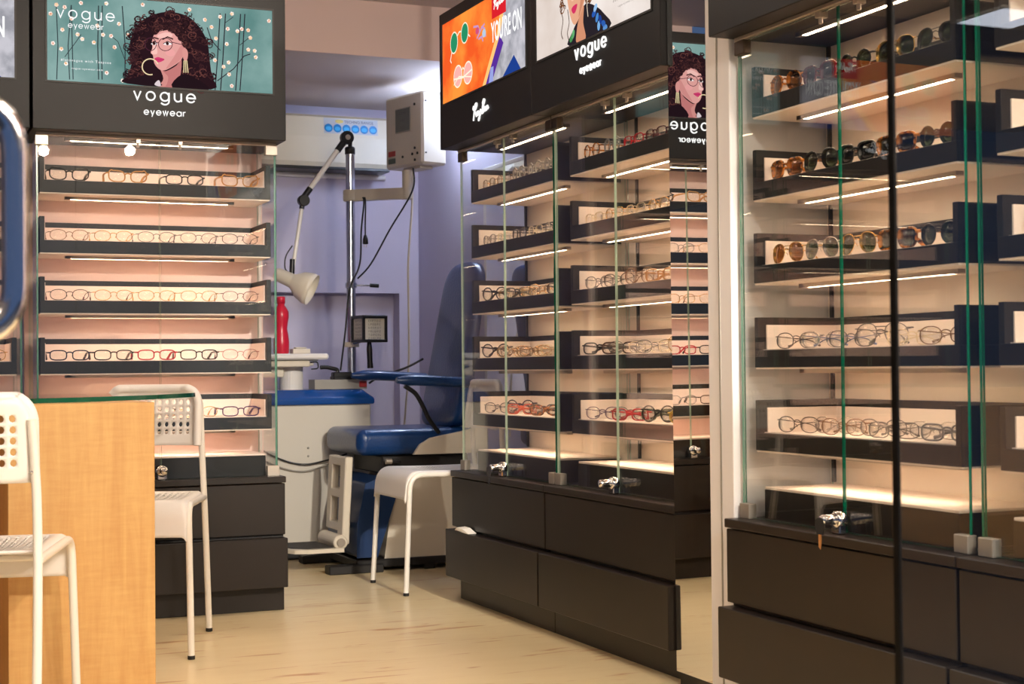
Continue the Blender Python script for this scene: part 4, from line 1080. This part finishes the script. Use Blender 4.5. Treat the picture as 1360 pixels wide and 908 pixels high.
# power box and clamp on the blue top
t = thing('power_supply', 'grey power box with a red switch on the blue unit top', 'power box', (1.972, 6.605, .7388))
g = G()
g.prism([(-.125, -.05), (.10, -.05), (.12, -.03), (.12, .05), (-.125, .05)], 0, .042, 'grey'); g.build('housing', t)
g = G(); g.box(.078, .112, -.056, -.044, .008, .034, 'redled', .002); g.build('switch', t)
g = G(); g.box(-.03, .095, -.02, .04, .042, .056, 'blackp', .003)
g.tube(fillet([(-.02, .0, .056), (.0, .0, .085), (-.06, .0, .098), (-.085, 0, .096)], .02), .009, 'blackp', 10); g.box(-.03, .06, -.015, .025, .05, .075, 'blackp', .004); g.build('clamp', t)

# instrument pole with lamp arm
PX, PY = 2.060, 6.70
t = thing('lamp_pole', 'tall steel pole with a jointed cream lamp standing on the blue unit', 'lamp', (PX, PY, .738))
b0 = .738
g = G(); g.cyl((0, 0, 0), (0, 0, 1.078), .0205, 'steel', 28); g.lathe([(0, 0), (.03, 0), (.03, .008), (.0215, .012), (.0215, 0)], 'steel', (0, 0, 0)); g.build('pole', t)
g = G(); g.lathe([(0, 0), (.0235, 0), (.0235, .028), (.018, .034), (0, .034)], 'blackp', (0, 0, 1.062), (0, 0, 1), 24); g.build('cap', t)
J = Vector((-.018, -.01, 1.135)); EL = Vector((-.222, -.01, .855)); LB = Vector((-.275, -.015, .53))
g = G(); g.tube([(0, -.0, 1.09), (.0, -.004, 1.115), J + Vector((.012, .004, 0))], .010, 'blackp', 10); g.cyl(J + Vector((0, -.018, 0)), J + Vector((0, .014, 0)), .030, 'blackp', 24); g.cyl(J + Vector((0, -.022, 0)), J + Vector((0, -.018, 0)), .012, 'alu', 16)
d = (EL - J).normalized(); g.tube([J, J + d * .075], .015, 'blackp', 12); g.build('joint', t)
g = G(); g.tube([J + d * .06, EL - d * .04], .0115, 'wtube', 12); g.build('upper_arm', t)
g = G(); g.tube([EL - d * .055, EL], .014, 'blackp', 12); g.cyl(EL + Vector((0, -.02, -.012)), EL + Vector((0, .014, -.012)), .026, 'blackp', 22); d2 = (LB - EL).normalized(); g.tube([EL, EL + d2 * .05], .012, 'blackp', 12); g.build('elbow', t)
g = G(); g.tube([EL + d2 * .04, LB], .009, 'wtube', 12); g.build('lower_arm', t)
g = G(); g.tube([LB + Vector((0, 0, .05)), LB + Vector((-.003, 0, -.015))], .012, 'blackp', 10); g.tube(fillet([LB + Vector((0, 0, .11)), LB + Vector((-.035, 0, .06)), LB + Vector((-.035, 0, .0)), LB + Vector((0, 0, -.02))], .03), .003, 'blackp', 6); g.build('swivel', t)
sa = Vector((.80, -.42, -.42)).normalized(); N0 = LB + Vector((-.075, .02, -.012))
g = G(); g.lathe([(0, 0), (.022, 0), (.030, .012), (.032, .08), (.036, .092), (.060, .125), (.072, .165), (.072, .185), (.069, .185), (.067, .165), (.055, .128), (.03, .10), (0, .095)], 'cream', N0, sa, 32); sh_ = g.build('lamp_shade', t)
# bracket arm
ed = Vector((.213, -.17, 0))
zb = 1.612 - b0
g = G(); g.cyl((0, 0, zb - .026), (0, 0, zb + .026), .033, 'creamd', 24)
dv = ed.normalized(); nv = Vector((-dv.y, dv.x, 0))
p0 = dv * .01; p1 = ed
vs = []
for p in (p0, p1):
    for sy in (-.018, .018):
        for zz in (-.025, .025): vs.append(p + nv * sy + Vector((0, 0, zb + zz)))
g.add(vs, [(0, 1, 3, 2), (4, 6, 7, 5), (0, 4, 5, 1), (2, 3, 7, 6), (1, 5, 7, 3), (0, 2, 6, 4)], 'creamd'); g.cyl((ed.x, ed.y, zb - .027), (ed.x, ed.y, zb + .104), .022, 'creamd', 20); g.build('bracket', t)
g = G(); g.cyl((0, 0, 1.155 - b0 - .012 + .05), (0, 0, 1.155 - b0 + .012 + .05), .027, 'steel', 20); zk = 1.205 - b0
g.tube([(.02, -.02, zk), (.085, -.03, zk)], .004, 'steel', 8); g.tube([(.08, -.03, zk), (.12, -.035, zk - .002)], .009, 'blackp', 10); g.build('clamp_lever', t)
g = G(); g.cyl((0, 0, .937 - b0 - .011), (0, 0, .937 - b0 + .011), .036, 'cream', 24); g.build('collar', t)

# vision projector on the bracket
pz = 1.732
P1 = Vector((2.222, 6.68)); P2 = Vector((2.300, 6.40)); du = (P2 - P1); Wd = du.length; du.normalize(); dn = Vector((-du.y, du.x))
ang = math.atan2(du.y, du.x)
t = thing('vision_screen', 'beige vision testing box with a small grey display on the pole bracket', 'testing box', (P1.x, P1.y, pz), ang)
Hh = .325; Dp = .135
g = G(); g.box(0, Wd, 0, Dp, 0, Hh, 'creamd', .010); g.box(.10, Wd - .06, .03, .10, -.012, 0, 'creamd', .002); hs = g.build('housing', t)
g = G(); g.box(.085, .205, -.004, 0, .155, .265, 'grey', .002); sc0 = g.build('screen_bezel', t)
g = G(); scm = pbr('screen_grey', (104, 108, 104), .25); ink = pbr('chart_ink', (52, 54, 54), .6)
flat(g, [(.090, .16), (.200, .16), (.200, .26), (.090, .26)], lambda x, y, d: (x, -.0042 - d, y), 0, scm)
for r, tx in enumerate(('E Z P B', 'D E F', 'T O L')): typed(g, tx, .145, .235 - .032 * r, .016, lambda x, y, d: (x, -.0044 - d, y), .0004, ink)
g.build('display', sc0)
for i, (x, z, m_) in enumerate(((.028, .055, 'redled'), (.028, .022, 'green_btn'))):
    g = G(); g.box(x, x + .055, -.004, 0, z, z + .024, m_, .002); g.build('label_plate', t)
for x, z in ((.235, .075), (.215, .05), (.255, .05), (.235, .022), (.14, .045), (.235, .27)):
    g = G(); g.lathe([(0, 0), (.006, 0), (.006, .004), (0, .005)], 'blackp', (x, 0, z), (0, -1, 0), 10); g.build('button', t)
for y in (.012,):
    g = G()
    for z in (.05, .28): g.lathe([(0, 0), (.004, 0), (.004, .003), (0, .003)], 'blackp', (Wd, .02, z), (1, 0, 0), 8)
    g.build('screw', t)
# reading chart lantern clamped in front of the pole
t = thing('chart_lantern', 'black framed letter chart box on a handle beside the steel pole', 'eye chart', (2.108, 6.585, .945), .15)
g = G(); w = .055; hh = .118
for x in (-w, w):
    for y in (-w, w): g.box(x - .006, x + .006, y - .006, y + .006, .0, hh, 'blackp', .001)
for z in (0, hh - .012):
    g.box(-w - .006, w + .006, -w - .007, -w + .006, z, z + .012, 'blackp', .001); g.box(-w - .006, w + .006, w - .006, w + .007, z, z + .012, 'blackp', .001)
    g.box(-w - .007, -w + .006, -w, w, z, z + .012, 'blackp', .001); g.box(w - .006, w + .007, -w, w, z, z + .012, 'blackp', .001)
g.box(-w, w, -w, w, hh - .004, hh + .002, 'blackp'); g.box(-w, w, -w, w, 0, .006, 'blackp'); g.build('frame', t)
for face in range(2):
    g = G(); cm = pbr('chart_card', (206, 202, 190), .6)
    T3 = (lambda x, y, d: (x, -w + .002 - d, y)) if face == 0 else (lambda x, y, d: (-w + .002 - d, -x, y))
    vs = [T3(-w, .006, 0), T3(w, .006, 0), T3(w, hh - .006, 0), T3(-w, hh - .006, 0), T3(-w, .006, -.003), T3(w, .006, -.003), T3(w, hh - .006, -.003), T3(-w, hh - .006, -.003)]
    g.add(vs, [(0, 1, 2, 3), (7, 6, 5, 4), (0, 4, 5, 1), (1, 5, 6, 2), (2, 6, 7, 3), (3, 7, 4, 0)], cm)
    for r, tx in enumerate(('E F P T O Z', 'L P E D F C', 'D E F P O T', 'F E L O P Z', 'T D P C F L', 'Z O E L P D')):
        typed(g, tx, 0, .090 - .0155 * r, .0125, T3, .0005, ink)
    g.build('chart_panel', t)
g = G(); g.tube([(0, 0, .004), (0, 0, -.03), (.002, 0, -.085), (.004, 0, -.115)], [.009, .013, .012, .014], 'blackp', 14); g.build('handle', t)
g = G(); g.tube([(-.03, .03, .004), (-.042, .072, -.002)], .006, 'steel', 8); g.build('mount_arm', t)

# cables
def cable(pts, r, mat, label, plug=None):
    g = G(); g.tube(catmull(pts, 6), r, mat, 8)
    if plug:
        p = Vector(plug); g.lathe([(0, 0), (.006, 0), (.012, -.02), (.013, -.04), (0, -.042)], 'blackp', p, (0, 0, 1), 12)
        for s in (-.005, .005): g.tube([p + Vector((s, 0, -.04)), p + Vector((s, 0, -.055))], .0018, 'alu', 6)
    return tag(g.build('cable'), label, 'cable')
cable([(2.290, 6.494, 1.722), (2.285, 6.492, 1.62), (2.20, 6.56, 1.45), (2.13, 6.62, 1.30), (2.082, 6.668, 1.235)], .004, 'blackp', 'black cable sagging from the vision testing box to the steel pole')
cable([(2.306, 6.552, 1.72), (2.306, 6.56, 1.55), (2.30, 6.6, 1.30), (2.318, 6.65, 1.0), (2.33, 6.7, .80), (2.32, 6.75, .5)], .005, 'cream', 'cream cable hanging straight down from the vision testing box')
cable([(2.098, 6.632, 1.60), (2.103, 6.634, 1.57), (2.093, 6.645, 1.45), (2.088, 6.655, 1.3), (2.04, 6.66, 1.18), (2.02, 6.66, 1.0), (2.01, 6.67, .90), (2.0, 6.675, .82)], .004, 'blackp', 'black cable looping down the front of the steel pole')
cable([(2.106, 6.630, 1.60), (2.110, 6.632, 1.57), (2.111, 6.640, 1.50), (2.112, 6.645, 1.43)], .0035, 'blackp', 'short black cable ending in a dangling two-pin plug by the pole', (2.112, 6.645, 1.43))
cable([(2.110, 6.60, .762), (2.16, 6.6, .79), (2.27, 6.56, .83), (2.35, 6.55, .87)], .005, 'blackp', 'black cable stretched from the power box to the blue chair back')
cable([(1.50, 6.51, .62), (1.58, 6.508, .50), (1.68, 6.508, .44), (1.78, 6.505, .415), (1.87, 6.48, .43), (1.95, 6.42, .46)], .004, 'blackp', 'upper black cable drooping across the white unit front')
cable([(1.50, 6.51, .58), (1.58, 6.508, .46), (1.68, 6.508, .405), (1.78, 6.505, .385), (1.87, 6.48, .41), (1.95, 6.42, .45)], .0035, 'grey', 'lower grey cable drooping across the white unit front')

# examination chair
t = thing('exam_chair', 'blue padded examination chair with armrests, footrest and white base', 'chair', (2.1, 6.2, 0))
def X(x, y, z=0): return (x - 2.1, y - 6.2, z)
def cushion(name, P, seg, lv=2, mat='bluep'):
    pass
def rbox(name, x0, x1, y0, y1, z0, z1, mat, r, parent=None, lean=0.):
    """box with generously rounded edges; lean shears x by height"""
    g = G(); g.box(x0 - 2.1, x1 - 2.1, y0 - 6.2, y1 - 6.2, z0, z1, mat)
    if lean: g.v = [(x + lean * (z - z0), y, z) for x, y, z in g.v]
    o = g.build(name, parent or t)
    b = o.modifiers.new('round', 'BEVEL'); b.width = r; b.segments = 5
    for p in o.data.polygons: p.use_smooth = True
    w = o.modifiers.new('wn', 'WEIGHTED_NORMAL')
    return o
g = G()
xs = [1.80, 1.815, 1.86, 1.95, 2.10, 2.25, 2.38]; 
seat_o = rbox('seat', 1.865, 2.40, 5.985, 6.47, .472, .580, 'bluep', .04)
g = G()  # backrest, tapered towards the top
nb = 10
rows_ = []
for i in range(nb + 1):
    q = i / nb; z = .565 + q * .725
    half = .25 - .035 * q
    if q > .86: half *= math.sqrt(max(.0, 1 - ((q - .86) / .145) ** 2)) * .55 + .45
    if q < .1: half *= .86 + .14 * q / .1
    xf = 2.275 + .135 * q; th = .085 - .02 * q
    rows_.append((z, half, xf, th))
vs = []
nc = 12
for z, half, xf, th in rows_:
    for k2 in range(nc):
        a = 2 * PI * k2 / nc
        cy_, cx_ = math.cos(a), math.sin(a)
        yy = half * (abs(cy_) ** .45) * (1 if cy_ > 0 else -1); xx = th / 2 * (abs(cx_) ** .55) * (1 if cx_ > 0 else -1)
        vs.append(X(xf + th / 2 + xx, 6.225 + yy, z))
fs = []
for i in range(nb):
    for k2 in range(nc): l2 = (k2 + 1) % nc; fs.append((i * nc + k2, i * nc + l2, (i + 1) * nc + l2, (i + 1) * nc + k2))
fs += [tuple(range(nc - 1, -1, -1)), tuple(nb * nc + k2 for k2 in range(nc))]
g.add(vs, fs, 'bluep', True)
sub(g.build('backrest', t), 2)
for y, x0, x1, z in ((5.955, 2.02, 2.36, .775), (6.49, 1.995, 2.34, .795)):
    g = G(); g.tube(fillet([X(x0, y, z + .004), X(x0 + .1, y, z + .004), X(x1, y, z - .012)], .05), [.014] + [.026] * 6 + [.024], 'bluep', 14); 
    g.v = [(a_, b_, z + (c_ - z) * .85) for a_, b_, c_ in g.v]; ar = g.build('armrest', t)
    if y < 6.2:
        g = G(); g.tube(catmull([X(2.055, y, .755), X(2.10, y, .725), X(2.135, y + .01, .675), X(2.165, y + .02, .62), X(2.215, y + .035, .56)], 5), .0095, 'blackp', 10); g.build('arm_support', ar)
g = G(); g.prism([(2.095, .474), (2.125, .515), (2.17, .54), (2.42, .585), (2.42, .474)], 5.962, 5.982, 'cream', T=lambda x, y, z: X(x, z, y)); g.build('side_cover', t)
g = G(); g.box(*[v for v in (1.98 - 2.1, 2.36 - 2.1, 6.03 - 6.2, 6.42 - 6.2)], .395, .470, 'kickdk', .006); g.build('seat_mechanism', t)
g = G(); g.tube([X(1.985, 5.995, .448), X(2.01, 5.995, .448)], .012, 'yellow_m' if 'yellow_m' in M else 'alu', 10); g.tube([X(2.01, 6.0, .445), X(2.05, 6.0, .44)], .006, 'blackp', 8); g.build('lever', t)
g = G(); g.prism([(1.985, .05), (2.305, .05), (2.32, .20), (2.32, .36), (2.28, .395), (2.06, .395), (2.03, .36)], 6.02, 6.40, 'cream', T=lambda x, y, z: X(x, z, y)); o = g.build('pedestal', t); b = o.modifiers.new('b', 'BEVEL'); b.width = .012; b.segments = 3
g = G(); g.prism([(1.86, .06), (1.95, .06), (2.045, .345), (2.03, .375), (1.97, .385), (1.90, .36), (1.865, .20)], 6.0, 6.42, 'bluedk', T=lambda x, y, z: X(x, z, y)); o = g.build('front_skirt', t); b = o.modifiers.new('b', 'BEVEL'); b.width = .015; b.segments = 3
g = G(); g.box(1.86 - 2.1, 2.36 - 2.1, 6.0 - 6.2, 6.44 - 6.2, .018, .05, 'kickdk', .004); g.build('base_plate', t)
g = G(); g.box(1.74 - 2.1, 1.97 - 2.1, 5.98 - 6.2, 6.05 - 6.2, .0, .035, 'kickdk', .004); g.build('base_foot', t)
g = G(); g.box(1.74 - 2.1, 1.97 - 2.1, 6.38 - 6.2, 6.45 - 6.2, .0, .035, 'kickdk', .004); g.build('base_foot', t)
g = G(); g.box(2.15 - 2.1, 2.20 - 2.1, 6.0 - 6.2, 6.06 - 6.2, .0, .03, 'kickdk', .004); g.box(2.15 - 2.1, 2.20 - 2.1, 6.38 - 6.2, 6.44 - 6.2, .0, .03, 'kickdk', .004); g.build('base_foot', t)
# footrest: ladder frame in the plane x = 1.86, hinge and plate
g = G()
fx = 1.842; fy0, fy1 = 6.03, 6.27
def fr_box(y0, y1, z0, z1): g.box(fx - .016 - 2.1, fx + .016 - 2.1, y0 - 6.2, y1 - 6.2, z0, z1, 'cream', .004)
fr_box(fy0, fy0 + .07, .115, .468); fr_box(fy1 - .06, fy1, .165, .468); fr_box(fy0 + .06, fy1 - .05, .43, .466); fr_box(fy0 + .06, fy1 - .05, .30, .335); fr_box(fy0 + .06, fy1 - .05, .165, .20)
g.v = [(x + .10 * (z - .47) * .55, y, z) for x, y, z in g.v]
fo = g.build('footrest_frame', t)
g = G(); g.cyl(X(1.80, 6.02, .125), X(1.80, 6.26, .125), .030, 'cream', 24); g.cyl(X(1.80, 6.010, .125), X(1.80, 6.02, .125), .017, 'alu', 18); g.build('footrest_hinge', t)
g = G(); g.prism([(1.585, 6.07), (1.565, 6.17), (1.585, 6.29), (1.80, 6.29), (1.81, 6.00), (1.66, 6.00), (1.61, 6.02)], .088, .104, 'cream', T=lambda x, y, z: X(x, y, z)); fp = g.build('footplate', t); b = fp.modifiers.new('b', 'BEVEL'); b.width = .005; b.segments = 2
g = G(); g.prism([(1.61, 6.08), (1.595, 6.17), (1.61, 6.265), (1.765, 6.265), (1.772, 6.03), (1.665, 6.03)], .104, .108, pbr('tread_mat', (58, 54, 52), .7, bump=.4, bscale=300), T=lambda x, y, z: X(x, y, z)); g.build('tread_mat', fp)

# mirror and tube lamp on the alcove wall
t = thing('wall_mirror', 'large wall mirror on the lavender wall beside the blue chair', 'mirror', (2.6, 5.9, .42))
g = G(); g.box(-.012, -.008, -.47, .47, .02, 1.28, 'mirror'); g.build('mirror_plate', t)
g = G(); g.box(-.014, 0, .47, .495, 0, 1.3, 'white', .002); g.box(-.014, 0, -.495, -.47, 0, 1.3, 'white', .002); g.box(-.014, 0, -.47, .47, 1.28, 1.3, 'white', .002); g.box(-.014, 0, -.47, .47, 0, .02, 'white', .002); g.box(-.008, 0, -.47, .47, .02, 1.28, 'white'); g.build('frame', t)
t = thing('tube_light', 'cool white tube light high on the lavender wall behind the orange advert header', 'wall light', (2.6, 6.45, 1.985))
g = G(); g.box(-.03, 0, -.31, .31, -.02, .02, 'white', .003); g.build('batten', t)
g = G(); g.tube([(-.045, -.29, 0), (-.045, .29, 0)], .013, 'tubew', 12); g.build('tube', t)

# ------------------------------------------------------------------ camera, world, view
cam = bpy.data.cameras.new('camera'); co = bpy.data.objects.new('camera', cam); COL.objects.link(co)
f_, cx, cy = 2046., 680., 454.
v1 = Vector((-190 - cx, 498 - cy, f_)); v2 = Vector((5490 - cx, 445 - cy, f_))
Yw = v1.normalized(); Xw = (v2 - Yw * v2.dot(Yw)).normalized(); Zw = Xw.cross(Yw)
R = Matrix((Xw, Yw, Zw))                       # world = R @ camera(right, down, forward)
mw = Matrix((( R[0][0], -R[0][1], -R[0][2], 0), (R[1][0], -R[1][1], -R[1][2], 0), (R[2][0], -R[2][1], -R[2][2], .82), (0, 0, 0, 1)))
co.matrix_world = mw
cam.sensor_fit = 'HORIZONTAL'; cam.sensor_width = 36.; cam.lens = f_ / 1360. * 36.
cam.clip_start = .05; cam.clip_end = 60
cam.dof.use_dof = True; cam.dof.focus_distance = 4.7; cam.dof.aperture_fstop = 9.
S.camera = co
w = bpy.data.worlds.new('world'); S.world = w; w.use_nodes = True
bg = w.node_tree.nodes['Background']; bg.inputs[0].default_value = (.16, .27, .55, 1); bg.inputs[1].default_value = .35
S.view_settings.view_transform = 'Standard'; S.view_settings.look = 'None'; S.view_settings.gamma = 1.; S.view_settings.exposure = .14
S.view_settings.use_curve_mapping = False
S.cycles.transparent_max_bounces = 32
S.cycles.max_bounces = 12
S.cycles.use_denoising = True
S.cycles.sample_clamp_indirect = 8.
